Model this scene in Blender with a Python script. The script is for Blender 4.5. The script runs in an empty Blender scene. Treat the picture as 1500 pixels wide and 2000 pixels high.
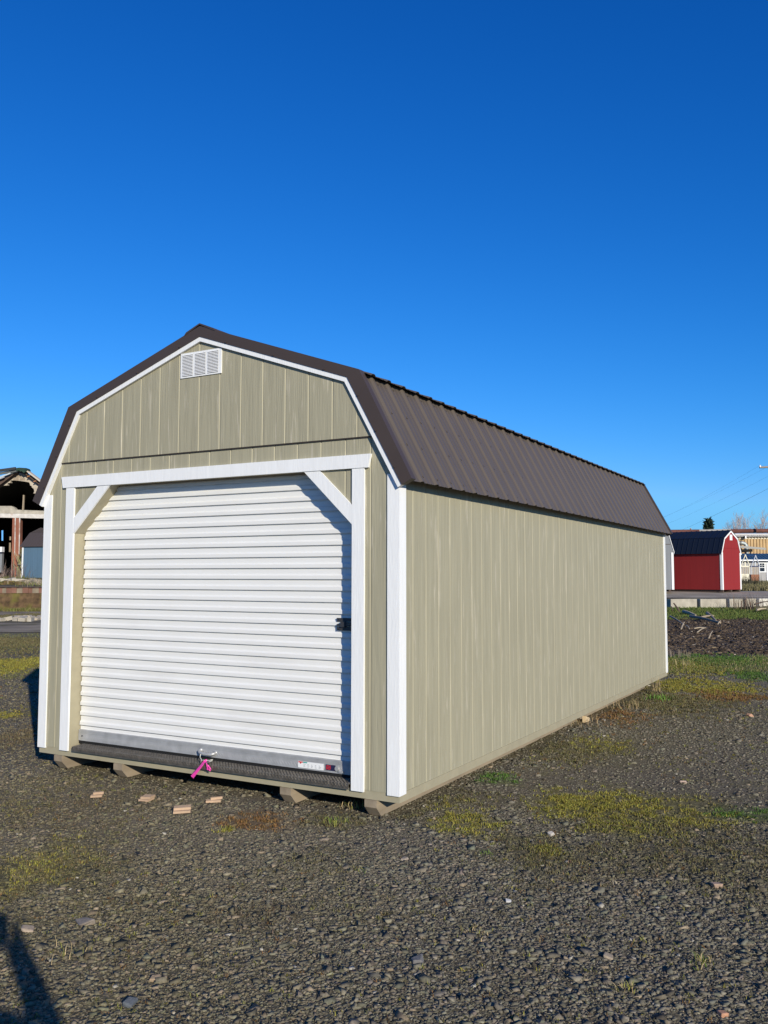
import bpy, math, random
import numpy as np
from mathutils import Vector, Matrix
random.seed(7); RNG = np.random.default_rng(11)
SC = bpy.context.scene; COL = SC.collection
PI = math.pi
ZG = 0.17                      # bottom of the shed's trim above the gravel

# ------------------------------------------------------------------ camera
F_PX, RX, RY, RZ = 1720.03, .0724, -.001, .5074
CAM = np.array([2.9227, -5.4796, 1.5237 + ZG])
def rot(a, i):
    c, s = math.cos(a), math.sin(a)
    return np.array([[[1,0,0],[0,c,-s],[0,s,c]], [[c,0,s],[0,1,0],[-s,0,c]], [[c,-s,0],[s,c,0],[0,0,1]]][i])
CR = rot(RZ,2) @ rot(RX,0) @ rot(RY,1)
FWD = np.array([-math.sin(RZ), math.cos(RZ), 0.]); RGT = np.array([math.cos(RZ), math.sin(RZ), 0.])
cam = bpy.data.cameras.new("camera"); co = bpy.data.objects.new("camera", cam); COL.objects.link(co)
cam.sensor_fit = 'HORIZONTAL'; cam.sensor_width = 36; cam.lens = 36 * F_PX / 1500
cam.clip_start = .05; cam.clip_end = 8000
M = Matrix.Identity(4)
for i in range(3):
    M[i][0] = CR[i,0]; M[i][1] = CR[i,2]; M[i][2] = -CR[i,1]; M[i][3] = CAM[i]
co.matrix_world = M; SC.camera = co

def ray(px, py): return CR @ np.array([(px-750)/F_PX, 1, -(py-1000)/F_PX])
def at(px, py, d):
    r = ray(px, py); return CAM + r * (d / (r @ FWD))
def gnd(px, py, z=0.):
    r = ray(px, py); return CAM + r * ((z - CAM[2]) / r[2])
def dl(x, y):
    q0 = x - CAM[0]; q1 = y - CAM[1]
    return q0*FWD[0] + q1*FWD[1], q0*RGT[0] + q1*RGT[1]

# ------------------------------------------------------------------ world and sun
SUN = Vector((1.27, -1.0, .565)).normalized()
el = math.asin(SUN.z); az = math.atan2(SUN.x, SUN.y)
w = bpy.data.worlds.new("World"); SC.world = w; w.use_nodes = True
nt = w.node_tree; nt.nodes.clear()
sky = nt.nodes.new("ShaderNodeTexSky"); sky.sky_type = 'NISHITA'; sky.sun_disc = False
sky.sun_elevation = el; sky.sun_rotation = az; sky.altitude = 0
sky.air_density = 1.0; sky.dust_density = .15; sky.ozone_density = 3.0
bg = nt.nodes.new("ShaderNodeBackground"); bg.inputs[1].default_value = .13
out = nt.nodes.new("ShaderNodeOutputWorld")
# clear winter air: deepen red and green with the path length, as a very dry polarised sky does
sp_ = nt.nodes.new("ShaderNodeSeparateColor"); cb_ = nt.nodes.new("ShaderNodeCombineColor"); nt.links.new(sky.outputs[0], sp_.inputs[0])
def mth(op, a, b):
    q = nt.nodes.new("ShaderNodeMath"); q.operation = op
    for i, v in enumerate((a, b)):
        if isinstance(v, (int, float)): q.inputs[i].default_value = v
        else: nt.links.new(v, q.inputs[i])
    return q.outputs[0]
for i, (a_, p_) in enumerate(((.735, 2.33), (.704, 1.25), (1.13, 1.0))):
    lo = mth('MINIMUM', mth('MULTIPLY', sp_.outputs[i], .13), (.56, .84, 1.0)[i])
    nt.links.new(mth('MULTIPLY', mth('POWER', lo, p_), a_/.13), cb_.inputs[i])
nt.links.new(cb_.outputs[0], bg.inputs[0]); nt.links.new(bg.outputs[0], out.inputs[0])
sl = bpy.data.lights.new("sun", 'SUN'); sl.energy = 5.0; sl.angle = math.radians(.5); sl.color = (1, .925, .77)
so = bpy.data.objects.new("sun", sl); COL.objects.link(so)
so.rotation_euler = SUN.to_track_quat('Z', 'Y').to_euler(); so.location = (20, -20, 30)
SC.view_settings.view_transform = 'Standard'; SC.view_settings.look = 'None'
SC.view_settings.exposure = 0; SC.view_settings.gamma = 1

# ------------------------------------------------------------------ materials
def mat(name, color, rough=.7, metal=0, spec=.4, var=0, vscale=(1,1,1), vnoise=8, bump=0, bscale=(1,1,1), bnoise=30, bdet=6,
        dark=None, dscale=3, dlo=.55, dhi=.75, dfac=.6, dmap=(1,1,1), attr=None, bdist=.01):
    m = bpy.data.materials.new(name); m.use_nodes = True
    n = m.node_tree.nodes; l = m.node_tree.links
    p = n['Principled BSDF']
    p.inputs['Roughness'].default_value = rough; p.inputs['Metallic'].default_value = metal
    p.inputs['Specular IOR Level'].default_value = spec
    tc = n.new('ShaderNodeTexCoord')
    def noise(scale, det, mapping, dist=0):
        mp = n.new('ShaderNodeMapping'); mp.inputs['Scale'].default_value = mapping; l.new(tc.outputs['Object'], mp.inputs[0])
        t = n.new('ShaderNodeTexNoise'); t.inputs['Scale'].default_value = scale; t.inputs['Detail'].default_value = det
        t.inputs['Distortion'].default_value = dist; l.new(mp.outputs[0], t.inputs[0]); return t.outputs[0]
    if attr:
        a = n.new('ShaderNodeVertexColor'); a.layer_name = attr; cur = a.outputs[0]
    else:
        rgb = n.new('ShaderNodeRGB'); rgb.outputs[0].default_value = (*color, 1); cur = rgb.outputs[0]
    if var:
        f = noise(vnoise, 5, vscale)
        mr = n.new('ShaderNodeMapRange'); mr.inputs[1].default_value = .3; mr.inputs[2].default_value = .7
        mr.inputs[3].default_value = 1 - var; mr.inputs[4].default_value = 1 + var; l.new(f, mr.inputs[0])
        mx = n.new('ShaderNodeVectorMath'); mx.operation = 'SCALE'; l.new(cur, mx.inputs[0]); l.new(mr.outputs[0], mx.inputs['Scale'])
        cur = mx.outputs[0]
    if dark:
        f = noise(dscale, 6, dmap)
        mr = n.new('ShaderNodeMapRange'); mr.inputs[1].default_value = dlo; mr.inputs[2].default_value = dhi
        mr.inputs[3].default_value = 0; mr.inputs[4].default_value = dfac; l.new(f, mr.inputs[0])
        mx = n.new('ShaderNodeMix'); mx.data_type = 'RGBA'; l.new(mr.outputs[0], mx.inputs[0])
        l.new(cur, mx.inputs[6]); mx.inputs[7].default_value = (*dark, 1); cur = mx.outputs[2]
    l.new(cur, p.inputs['Base Color'])
    if bump:
        f = noise(bnoise, bdet, bscale, .6)
        b = n.new('ShaderNodeBump'); b.inputs['Strength'].default_value = bump; b.inputs['Distance'].default_value = bdist
        l.new(f, b.inputs['Height']); l.new(b.outputs[0], p.inputs['Normal'])
    return m

TAN = (.345, .317, .220)
GRAIN = (1, 1, .05)
m_tan = mat("tan_painted_siding", TAN, .62, var=.09, vnoise=22, vscale=(1,1,.06), bump=.55, bnoise=70, bscale=GRAIN, bdist=.006,
            dark=(.52,.47,.36), dscale=30, dmap=(1,1,.09), dlo=.60, dhi=.70, dfac=.6)
m_tanflat = mat("tan_painted_lumber", (.35,.312,.212), .6, var=.06, vnoise=9, bump=.2, bnoise=60, bscale=(.1,.1,1), bdist=.003)
m_white = mat("white_painted_trim", (.80,.80,.79), .5, var=.03, vnoise=30, vscale=(1,1,.1), bump=.45, bnoise=90, bscale=(1,1,.1), bdist=.004)
m_door = mat("white_enamel_steel", (.765,.755,.725), .38, spec=.5, var=.015, vnoise=3, dark=(.55,.53,.5), dscale=2.2, dmap=(.5,1,2.6), dlo=.60, dhi=.78, dfac=.28)
m_roof = mat("brown_roof_steel", (.096,.077,.060), .42, spec=.4, var=.05, vnoise=2)
m_rooftrim = mat("brown_trim_steel", (.062,.046,.040), .45, spec=.3, var=.04, vnoise=4)
m_galv = mat("galvanised_steel", (.46,.46,.46), .42, metal=.35, var=.12, vnoise=14, bump=.1, bnoise=40)
m_plate = mat("diamond_plate_steel", (.22,.20,.175), .36, metal=.7, var=.25, vnoise=25, bump=.12, bnoise=120)
m_skid = mat("treated_timber", (.27,.215,.15), .8, var=.25, vnoise=10, vscale=(1,.15,1), bump=.35, bnoise=60, bscale=(1,.1,1), bdist=.004)
m_black = mat("black_steel", (.06,.06,.065), .45, metal=.4)
m_dark = mat("dark_void", (.01,.01,.01), .9)
m_pink = mat("pink_flagging_plastic", (.85,.07,.40), .35, spec=.5)
m_pink.node_tree.nodes['Principled BSDF'].inputs['Subsurface Weight'].default_value = .15
m_cord = mat("white_cord", (.7,.68,.6), .7)
m_label = mat("white_label_paper", (.8,.8,.78), .5)
m_red = mat("red_label_ink", (.6,.03,.03), .5); m_teal = mat("teal_label_ink", (.05,.33,.3), .5)
m_grey = mat("grey_label_ink", (.3,.3,.32), .6); m_navy = mat("navy_label_ink", (.02,.02,.06), .5)

def link(o): COL.objects.link(o); return o

class MB:
    """collects polygons in world coordinates and links them as one mesh object"""
    def __init__(s): s.v = []; s.f = []
    def add(s, vs, fs):
        b = len(s.v); s.v += [tuple(map(float, p)) for p in vs]; s.f += [tuple(i + b for i in f) for f in fs]; return s
    def quad(s, a, b, c, d): return s.add([a, b, c, d], [(0,1,2,3)])
    def box(s, x0, x1, y0, y1, z0, z1):
        return s.add([(x,y,z) for x in (x0,x1) for y in (y0,y1) for z in (z0,z1)],
                     [(0,1,3,2),(4,6,7,5),(0,4,5,1),(2,3,7,6),(0,2,6,4),(1,5,7,3)])
    def obox(s, c, u, v, w_, hu, hv, hw):
        c, u, v, w_ = map(np.array, (c, u, v, w_))
        return s.add([c + u*hu*a + v*hv*b + w_*hw*e for a in (-1,1) for b in (-1,1) for e in (-1,1)],
                     [(0,1,3,2),(4,6,7,5),(0,4,5,1),(2,3,7,6),(0,2,6,4),(1,5,7,3)])
    def prism(s, pts, ext):
        """pts: planar polygon (3-D), ext: extrusion vector"""
        n = len(pts); P = [np.array(p, float) for p in pts]; e = np.array(ext, float)
        return s.add(P + [p + e for p in P], [tuple(range(n)), tuple(range(2*n-1, n-1, -1))] +
                     [(i, (i+1) % n, n + (i+1) % n, n + i) for i in range(n)])
    def tube(s, pts, r, k=8, r2=None):
        P = [np.array(p, float) for p in pts]; n = len(P); V = []
        for i, p in enumerate(P):
            t = P[min(i+1, n-1)] - P[max(i-1, 0)]; t /= np.linalg.norm(t) + 1e-9
            a = np.array([0,0,1.]) if abs(t[2]) < .9 else np.array([1.,0,0])
            u = np.cross(t, a); u /= np.linalg.norm(u); v = np.cross(t, u)
            rr = r if r2 is None else r + (r2 - r) * i / (n - 1)
            V += [p + rr*(u*math.cos(2*PI*j/k) + v*math.sin(2*PI*j/k)) for j in range(k)]
        Fs = [(i*k+j, i*k+(j+1) % k, (i+1)*k+(j+1) % k, (i+1)*k+j) for i in range(n-1) for j in range(k)]
        Fs += [tuple(range(k)), tuple(range((n-1)*k, n*k))]
        return s.add(V, Fs)
    def build(s, name, m, parent=None, smooth=False):
        me = bpy.data.meshes.new(name); me.from_pydata(s.v, [], s.f); me.update()
        me.materials.append(m)
        if smooth: me.polygons.foreach_set('use_smooth', [True]*len(me.polygons))
        o = link(bpy.data.objects.new(name, me))
        if parent is not None:
            o.parent = parent
            pm = parent
            off = Vector((0,0,0))
            while pm is not None: off += pm.location; pm = pm.parent
            me.transform(Matrix.Translation(-off))
        return o
def tag(o, label=None, cat=None, group=None, kind=None):
    if label: o['label'] = label
    if cat: o['category'] = cat
    if group: o['group'] = group
    if kind: o['kind'] = kind
    return o
def empty(name, loc, label, cat, group=None):
    o = link(bpy.data.objects.new(name, None)); o.location = loc; o.empty_display_size = .2
    return tag(o, label, cat, group)
def fastmesh(name, V, Fq, m, col=None, smooth=False):
    """numpy mesh: V (n,3), Fq (k,3|4)"""
    me = bpy.data.meshes.new(name); n = len(V); k, c = Fq.shape
    me.vertices.add(n); me.vertices.foreach_set('co', V.astype(np.float32).ravel())
    me.loops.add(k*c); me.loops.foreach_set('vertex_index', Fq.astype(np.int32).ravel())
    me.polygons.add(k); me.polygons.foreach_set('loop_start', np.arange(0, k*c, c, dtype=np.int32))
    me.polygons.foreach_set('loop_total', np.full(k, c, dtype=np.int32))
    me.update(calc_edges=True)
    if smooth: me.polygons.foreach_set('use_smooth', np.ones(k, bool))
    if col is not None:
        a = me.color_attributes.new('tint', 'FLOAT_COLOR', 'POINT')
        a.data.foreach_set('color', np.c_[col, np.ones(n)].astype(np.float32).ravel())
    me.materials.append(m)
    return link(bpy.data.objects.new(name, me))

# ================================================================== MAIN SHED
W, L = 3.66, 9.07
LAB = 'long tan wooden barn style shed with brown steel roof and white roll-up door'
shed = empty('storage_shed', (-W/2, L/2, 0), LAB, 'shed')
def Z(z): return z + ZG
OUT = [(.118,2.204), (-.317,3.029), (-1.83,3.560), (-3.343,3.029), (-3.778,2.204)]   # roof outline (x, z)
def offset(prof, d):
    n = len(prof); res = []
    nr = []
    for i in range(n-1):
        a, b = np.array(prof[i]), np.array(prof[i+1]); t = (b-a)/np.linalg.norm(b-a); nr.append(np.array([t[1], -t[0]]))
    # profile runs right to left over the top: inward normal
    nr = [-q for q in nr]
    for i in range(n):
        if i == 0: res.append(np.array(prof[0]) - 0 + nr[0]*0 + (-1)*nr[0]*(-d)*0 + nr[0]*d)
        elif i == n-1: res.append(np.array(prof[-1]) + nr[-1]*d)
        else:
            bis = nr[i-1] + nr[i]; bis /= np.linalg.norm(bis); res.append(np.array(prof[i]) + bis*d/(bis @ nr[i]))
    return [tuple(p) for p in res]
_t = offset(OUT, .1)
SGN = 1 if _t[2][1] < OUT[2][1] else -1
def inset(d): return offset(OUT, SGN*d)
P10 = [(.034,2.165), (-.420,2.981), (-1.83,3.472), (-3.24,2.981), (-3.694,2.165)]   # lower edge of the metal trim = upper edge of the white boards
P135 = offset(P10, SGN*.036)
P02 = inset(.022); P16 = inset(.15)
def roofz(x, prof):
    xs = [p[0] for p in prof]
    for a, b in zip(prof, prof[1:]):
        if b[0] <= x <= a[0]:
            t = (x - a[0])/(b[0]-a[0]) if b[0] != a[0] else 0
            return a[1] + t*(b[1]-a[1])
    return prof[0][1] if x > prof[0][0] else prof[-1][1]

def siding(mb, u0, u1, lowf, highf, place, grooves, breaks=(), bevel=1, d=.009):
    cols = [(u0, 0), (u1, 0)] + [(b, 0) for b in breaks if u0 < b < u1]
    for g in grooves:
        if u0 + .012 < g < u1 - .012:
            cols += [(g-.010, 0), (g+.001, d), (g+.004, d), (g+.00401, 0)] if bevel > 0 else [(g-.00401, 0), (g-.004, d), (g-.001, d), (g+.010, 0)]
    cols.sort(key=lambda c: c[0])
    for (a, da), (b, db) in zip(cols, cols[1:]):
        la, lb, ha, hb = lowf(a), lowf(b), highf(a), highf(b)
        if ha - la < 1e-4 and hb - lb < 1e-4: continue
        mb.quad(place(a, da, la), place(b, db, lb), place(b, db, max(hb, lb)), place(a, da, max(ha, la)))
LG = [-.237 - .2145*k for k in range(-1, 17)]; UG = [-.343 - .2145*k for k in range(-2, 17)]
ZB = 2.535
# door opening
XL, XR, ZH = -3.272, -.388, 2.312
BRL = [(-3.272,1.894), (-2.84,2.312)]; BRR = [(-.388,1.897), (-.812,2.312)]
def opening_top(x):
    if x < BRL[1][0]: return BRL[0][1] + (x-BRL[0][0])/(BRL[1][0]-BRL[0][0])*(BRL[1][1]-BRL[0][1])
    if x > BRR[1][0]: return BRR[0][1] + (x-BRR[0][0])/(BRR[1][0]-BRR[0][0])*(BRR[1][1]-BRR[0][1])
    return ZH
hi_low = lambda x: min(ZB+.01, roofz(x, P10))
fp = lambda x, dep, z: (x, .012+dep, Z(z))
mb = MB()
brk = [p[0] for p in P10] + [-.09, -3.57, -.2, -3.46]
siding(mb, -W+.005, XL, lambda x: .012, hi_low, fp, LG, brk)
siding(mb, XR, -.005, lambda x: .012, hi_low, fp, LG, brk)
siding(mb, XL, XR, opening_top, hi_low, fp, LG, brk + [BRL[1][0], BRR[1][0]])
mb.build('front_wall', m_tan, shed)
mb = MB()
xa, xb = -W+.02, -.02
siding(mb, xa, xb, lambda x: ZB, lambda x: max(ZB, roofz(x, P10)), lambda x, dep, z: (x, -.005+dep, Z(z)), UG, [p[0] for p in P10] + [-.1,-.15,-.2,-.25,-3.56,-3.5,-3.45,-3.4])
xi = -.145; mb.quad((xi,-.005,Z(ZB)), (-W-xi,-.005,Z(ZB)), (-W-xi,.02,Z(ZB)), (xi,.02,Z(ZB)))
mb.build('gable_panel', m_tan, shed)
MB().box(-W+.14, -.14, -.0005, .0115, Z(ZB-.007), Z(ZB)).build('drip_flashing', m_rooftrim, shed)
# right side wall, left side wall, back wall
SG = [.229 + .2145*k for k in range(0, 42)]
mb = MB(); siding(mb, .02, L-.02, lambda y: .014, lambda y: 2.36, lambda y, dep, z: (-.012-dep, y, Z(z)), SG, bevel=-1)
mb.build('side_wall', m_tan, shed)
mb = MB(); siding(mb, .02, L-.02, lambda y: .014, lambda y: 2.36, lambda y, dep, z: (-W+.012+dep, y, Z(z)), SG)
mb.build('side_wall', m_tan, shed)
mb = MB(); siding(mb, -W+.005, -.005, lambda x: .012, lambda x: roofz(x, P10), lambda x, dep, z: (x, L-.012-dep, Z(z)), LG, brk)
mb.build('back_wall', m_tan, shed)
MB().box(-W+.03, -.03, .24, L-.03, Z(-.045), Z(.0)).build('floor', m_skid, shed)
# rim boards
for (x0,x1,y0,y1) in ((-W+.042,-.045,.016,.054), (-.046,-.007,.0165,L-.02), (-W+.007,-W+.0415,.0165,L-.02), (-W+.042,-.0465,L-.056,L-.018)):
    MB().box(x0,x1,y0,y1,Z(-.048),Z(.0135)).build('rim_board', m_tanflat, shed)
# skids: long timbers with their front end cut back
for xc in (-3.397, -2.676, -.962, -.232):
    x0, x1 = xc-.049, xc+.049
    pr = [(.004,-.049), (.004,-.100), (.070,-.168), (L-.85,-.168), (L-.6,-.049)]
    MB().prism([(x0,y,Z(z)) for y,z in pr], (x1-x0,0,0)).build('skid', m_skid, shed)
# corner trims
def corner(x0, x1, y0, y1, xs0, xs1, ys0, ys1, top):
    MB().box(x0,x1,y0,y1,Z(0),Z(top)).box(xs0,xs1,ys0,ys1,Z(0),Z(top)).build('corner_trim', m_white, shed)
corner(-.097,-.0, 0,.016, -.014,-.0001,.0161,.105, 2.25)
corner(-W,-W+.097, 0,.016, -W,-W+.014,.0161,.105, 2.25)
corner(-.097,0, L-.016,L, -.014,-.0001,L-.105,L-.0161, 2.25)
corner(-W,-W+.097, L-.016,L, -W,-W+.014,L-.105,L-.0161, 2.25)
# fascia and metal rake trim, front and back
for ya, yb, yc, yd in ((-.028,.010,-.034,.03), (L-.010,L+.028,L-.03,L+.034)):
    for i in range(4):
        q = [P10[i], P10[i+1], P135[i+1], P135[i]]
        MB().prism([(x,ya,Z(z)) for x,z in q], (0,yb-ya,0)).build('fascia_board', m_white, shed)
        q = [OUT[i], OUT[i+1], P10[i+1], P10[i]]
        mb = MB().prism([(x,yc,Z(z)) for x,z in q], (0,yd-yc,0))
        a, b = np.array(P10[i]), np.array(P10[i+1]); o_ = (np.array(OUT[i])-a)
        ln = np.linalg.norm(b-a); ns = max(3, int(ln/.42))
        sy = yc if ya < 0 else yd; sg = -1 if ya < 0 else 1
        for k in range(ns):                                            # hex screw heads
            p = a + (b-a)*((k+.45)/ns) + o_*.16
            mb.tube([(p[0],sy,Z(p[1])), (p[0],sy+sg*.007,Z(p[1]))], .0085, 6)
        mb.build('rake_trim', m_rooftrim, shed)
# ribbed roof panels
def ribbed(p0, p1, y0, y1, pitch, first):
    """panel between profile points p0 (low) and p1 (high)"""
    a, b = np.array(p0), np.array(p1); t = (b-a)/np.linalg.norm(b-a); n = np.array([-t[1], t[0]])
    if n[1] < 0: n = -n
    prof = [(y0, 0)]
    y = first
    while y < y1 - .05:
        if y - .032 > y0: prof += [(y-.036,0), (y-.013,.014), (y+.013,.014), (y+.036,0)]
        for q in (.085, .155):
            if y+q+.02 < y1: prof += [(y+q-.014,0), (y+q-.005,.0028), (y+q+.005,.0028), (y+q+.014,0)]
        y += pitch
    prof.append((y1, 0))
    mb = MB()
    th = .002
    for (ya, ha), (yb, hb) in zip(prof, prof[1:]):
        q = []
        for (yy, hh) in ((ya,ha), (yb,hb)):
            for p in (a, b): q.append((p[0]+n[0]*hh, yy, Z(p[1]+n[1]*hh)))
        mb.quad(q[0], q[2], q[3], q[1])
        mb.quad(*[(x-n[0]*th, yy, zz-n[1]*th) for x,yy,zz in (q[0], q[2], q[3], q[1])])
        mb.quad(q[0], q[2], (q[2][0]-n[0]*th,q[2][1],q[2][2]-n[1]*th), (q[0][0]-n[0]*th,q[0][1],q[0][2]-n[1]*th))
    y = first + .06; ln_ = float(np.linalg.norm(b-a)); k = 0
    while y < y1 - .05:                                   # screw heads in rows
        for f in (.06, .36, .66, .94):
            p = a + t*ln_*f; c = (p[0]+n[0]*.003, y, Z(p[1]+n[1]*.003))
            mb.obox(c, (t[0],0,t[1]), (0,1,0), (n[0],0,n[1]), .0065, .0065, .004)
        y += pitch
    return mb
PM = lambda p: (-W-p[0], p[1])
e0 = np.array(P02[0]); k0 = np.array(P02[1])
ribbed(e0, k0, .0301, L-.0301, .2425, .165).build('lower_roof_panel', m_roof, shed)
ribbed(PM(e0), PM(k0), .0301, L-.0301, .2425, .165).build('lower_roof_panel', m_roof, shed)
ku = np.array(P02[1]); pk = np.array(P02[2]); tu = (ku-pk)/np.linalg.norm(ku-pk)
kk = ku + tu*.055 + np.array([0,.012]); pk2 = pk + np.array([0,.012])
ribbed(kk, pk2, .0301, L-.0301, .2425, .12).build('upper_roof_panel', m_roof, shed)
ribbed(PM(kk), PM(pk2), .0301, L-.0301, .2425, .12).build('upper_roof_panel', m_roof, shed)
# ridge cap
r0 = np.array(OUT[2]); tR = (np.array(OUT[1])-r0); tR /= np.linalg.norm(tR)
def rc(s, h): p = r0 + tR*s; return (p[0], p[1]+h)
capR = [(-1.83, 3.560+.022), rc(.05,.020), rc(.15,.014), rc(.17,.0), rc(.17,-.006), (-1.83, 3.560+.010)]
cap = capR[:1] + capR[1:5] + capR[5:] + [PM(p) for p in capR[4:0:-1]]
MB().prism([(x,-.038,Z(z)) for x,z in cap], (0,L+.076,0)).build('ridge_cap', m_rooftrim, shed)
# inside roof deck: keeps daylight out below the panels
def clipx(pr, m):
    pr = [np.array(q) for q in pr]
    for i, j, xx in ((0,1,-m), (-1,-2,-W+m)):
        t = (xx-pr[i][0])/(pr[j][0]-pr[i][0]); pr[i] = pr[i] + (pr[j]-pr[i])*t
    return [tuple(q) for q in pr]
deck = clipx(inset(.085), .03)
MB().prism([(x,.03,Z(z)) for x,z in deck] + [(x,.03,Z(z)) for x,z in clipx(inset(.125), .03)[::-1]], (0,L-.06,0)).build('roof_deck', m_skid, shed)
# knee flashing under the upper panels
for s in (0,1):
    q = [P02[1], (P02[1][0]+.02, P02[1][1]-.035), (P02[1][0]+.006, P02[1][1]-.045), (P02[1][0]-.03, P02[1][1]-.01)]
    q = [(x-.012,z-.004) for x,z in q]
    if s: q = [PM(p) for p in q]
    MB().prism([(x,.031,Z(z)) for x,z in q], (0,L-.062,0)).build('knee_flashing', m_rooftrim, shed)
# gable vent
vent = MB().box(-2.045,-1.615,-.014,-.005,Z(3.150),Z(3.357)).build('vent', m_white, shed)
mb = MB(); md = MB()
for c in range(3):
    x0 = -2.045 + .022 + c*.1335; x1 = x0 + .109
    for r in range(15):
        z = 3.166 + r*.0122
        mb.add([(x0,-.0145,Z(z+.0088)), (x1,-.0145,Z(z+.0088)), (x1,-.019,Z(z)), (x0,-.019,Z(z))], [(0,1,2,3)])
        md.box(x0,x1,-.0165,-.0143,Z(z-.0032),Z(z-.0006))
mb.build('louvre', m_white, vent); md.build('slot', m_dark, vent)
# door surround
hd = [(-3.432,2.405), (-.228,2.405), (-.250,2.306), (-3.412,2.306)]
MB().prism([(x,-.012,Z(z)) for x,z in hd], (0,.0235,0)).build('door_header', m_white, shed)
for x0, x1 in ((-3.374,-3.272), (-.388,-.286)):
    MB().box(x0,x1,-.006,.0115,Z(0),Z(2.3055)).build('door_post', m_white, shed)
for q in ([(-3.2715,1.894), (-2.84,2.3055), (-2.985,2.3055), (-3.2715,2.030)], [(-.3885,1.897), (-.812,2.3055), (-.672,2.3055), (-.3885,2.037)]):
    MB().prism([(x,-.005,Z(z)) for x,z in q], (0,.0165,0)).build('door_brace', m_white, shed)
DB = .23
MB().box(-3.3,-3.272,.0125,DB,Z(.0),Z(1.894)).build('door_jamb', m_tanflat, shed)
MB().box(-.388,-.36,.0125,DB,Z(.0),Z(1.897)).build('door_jamb', m_tanflat, shed)
for (xa_, za_), (xb_, zb_) in (BRL, BRR):
    q = [(xa_,za_), (xb_,zb_), (xb_,zb_+.04), (xa_+(-.03 if xa_ < -1 else .03), za_+.005)]
    MB().prism([(x,.0125,Z(z)) for x,z in q], (0,DB-.0125,0)).build('brace_soffit', m_tanflat, shed)
MB().box(-2.84,-.812,.0125,DB,Z(2.3121),Z(2.35)).build('head_jamb', m_tanflat, shed)
# roll-up door: ribbed steel curtain
prof = []
zt = 2.181; p = .0859
zs = [zt - p*k for k in range(-2, 24)]
for z in reversed(zs):                         # dark lips at these heights, ridge below each lip going up
    prof += [(.135, z-.0035), (.135, z+.0040), (.1165, z+.0050), (.1165, z+.031), (.1285, z+.045), (.1285, z+.0785)]
prof = sorted([(z, y) for y, z in prof if .165 < z < 2.345])
mb = MB()
x0, x1 = -3.262, -.398
for (za_, ya_), (zb_, yb_) in zip(prof, prof[1:]): mb.quad((x0,ya_,Z(za_)), (x1,ya_,Z(za_)), (x1,yb_,Z(zb_)), (x0,yb_,Z(zb_)))
mb.quad((x0,.1275,Z(prof[0][0])), (x1,.1275,Z(prof[0][0])), (x1,.1275,Z(.15)), (x0,.1275,Z(.15)))
door = mb.build('roll_up_door', m_door, shed)
mb = MB().box(x0,x1,.110,.1275,Z(.139),Z(.172)).box(x0,x1,.105,.1275,Z(.078),Z(.1388))
for k in range(3): mb.box(x0,x1,.1065,.1101,Z(.144+.009*k),Z(.149+.009*k))
k = 0
xx = x0 + .03
while xx < x1 - .03:
    c = (xx, .1045, Z(.107)); a_ = .9
    mb.obox(c, (math.cos(a_),0,-math.sin(a_)), (0,1,0), (math.sin(a_),0,math.cos(a_)), .017, .0012, .0028); xx += .0265
bar = mb.build('bottom_bar', m_galv, door)
MB().box(x0,x1,.112,.126,Z(.052),Z(.0778)).build('gap_shade_strip', m_dark, bar)  # near-black strip paints in the shaded gap below the bar
MB().tube([(-3.215,.105,Z(.118)), (-3.215,.1,Z(.118))], .007, 8).build('bolt', m_black, bar)
hp = [(-1.868,.105,Z(.125)), (-1.868,.085,Z(.118)), (-1.85,.075,Z(.108)), (-1.79,.07,Z(.105)), (-1.735,.075,Z(.106)), (-1.718,.085,Z(.112)), (-1.718,.105,Z(.116))]
MB().tube(hp, .013, 8).tube([(-1.868,.105,Z(.124)), (-1.868,.1,Z(.124))], .016, 10).tube([(-1.718,.105,Z(.116)), (-1.718,.1,Z(.116))], .016, 10).build('handle', m_galv, bar, True)
# stickers on the bottom bar
lb = MB().box(-.918,-.69,.1015,.103,Z(.088),Z(.135)).build('sticker', m_label, bar)
MB().box(-.914,-.875,.1005,.1013,Z(.125),Z(.1335)).box(-.90,-.889,.1004,.1012,Z(.117),Z(.1249)).build('red_mark', m_red, lb)
MB().box(-.873,-.835,.1005,.1013,Z(.125),Z(.1335)).build('teal_mark', m_teal, lb)
mb = MB()
for q in range(5):
    xq = -.868 + q*.034
    for r in range(3): mb.box(xq, xq+.012+.012*random.random(), .1006,.1013, Z(.097+r*.009), Z(.0995+r*.009))
mb.build('small_print', m_grey, lb)
s2 = MB().box(-.672,-.586,.1015,.103,Z(.093),Z(.135)).build('sticker', m_navy, bar)
mb = MB()
for q in range(3):
    mb.add([(-.668+.0,.1008,Z(.097+.010*q)), (-.655,.1008,Z(.103+.011*q)), (-.640,.1008,Z(.099+.011*q)), (-.626,.1008,Z(.105+.010*q)), (-.626,.1008,Z(.111+.010*q)), (-.640,.1008,Z(.105+.011*q)), (-.655,.1008,Z(.109+.011*q)), (-.668,.1008,Z(.103+.010*q))], [(0,1,2,3,4,5,6,7)])
mb.build('emblem', m_red, s2)
MB().tube([(-.572,.104,Z(.113)), (-.572,.094,Z(.113))], .017, 10).box(-.556,-.515,.094,.1045,Z(.088),Z(.101)).build('bolt', m_galv, bar)
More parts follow.
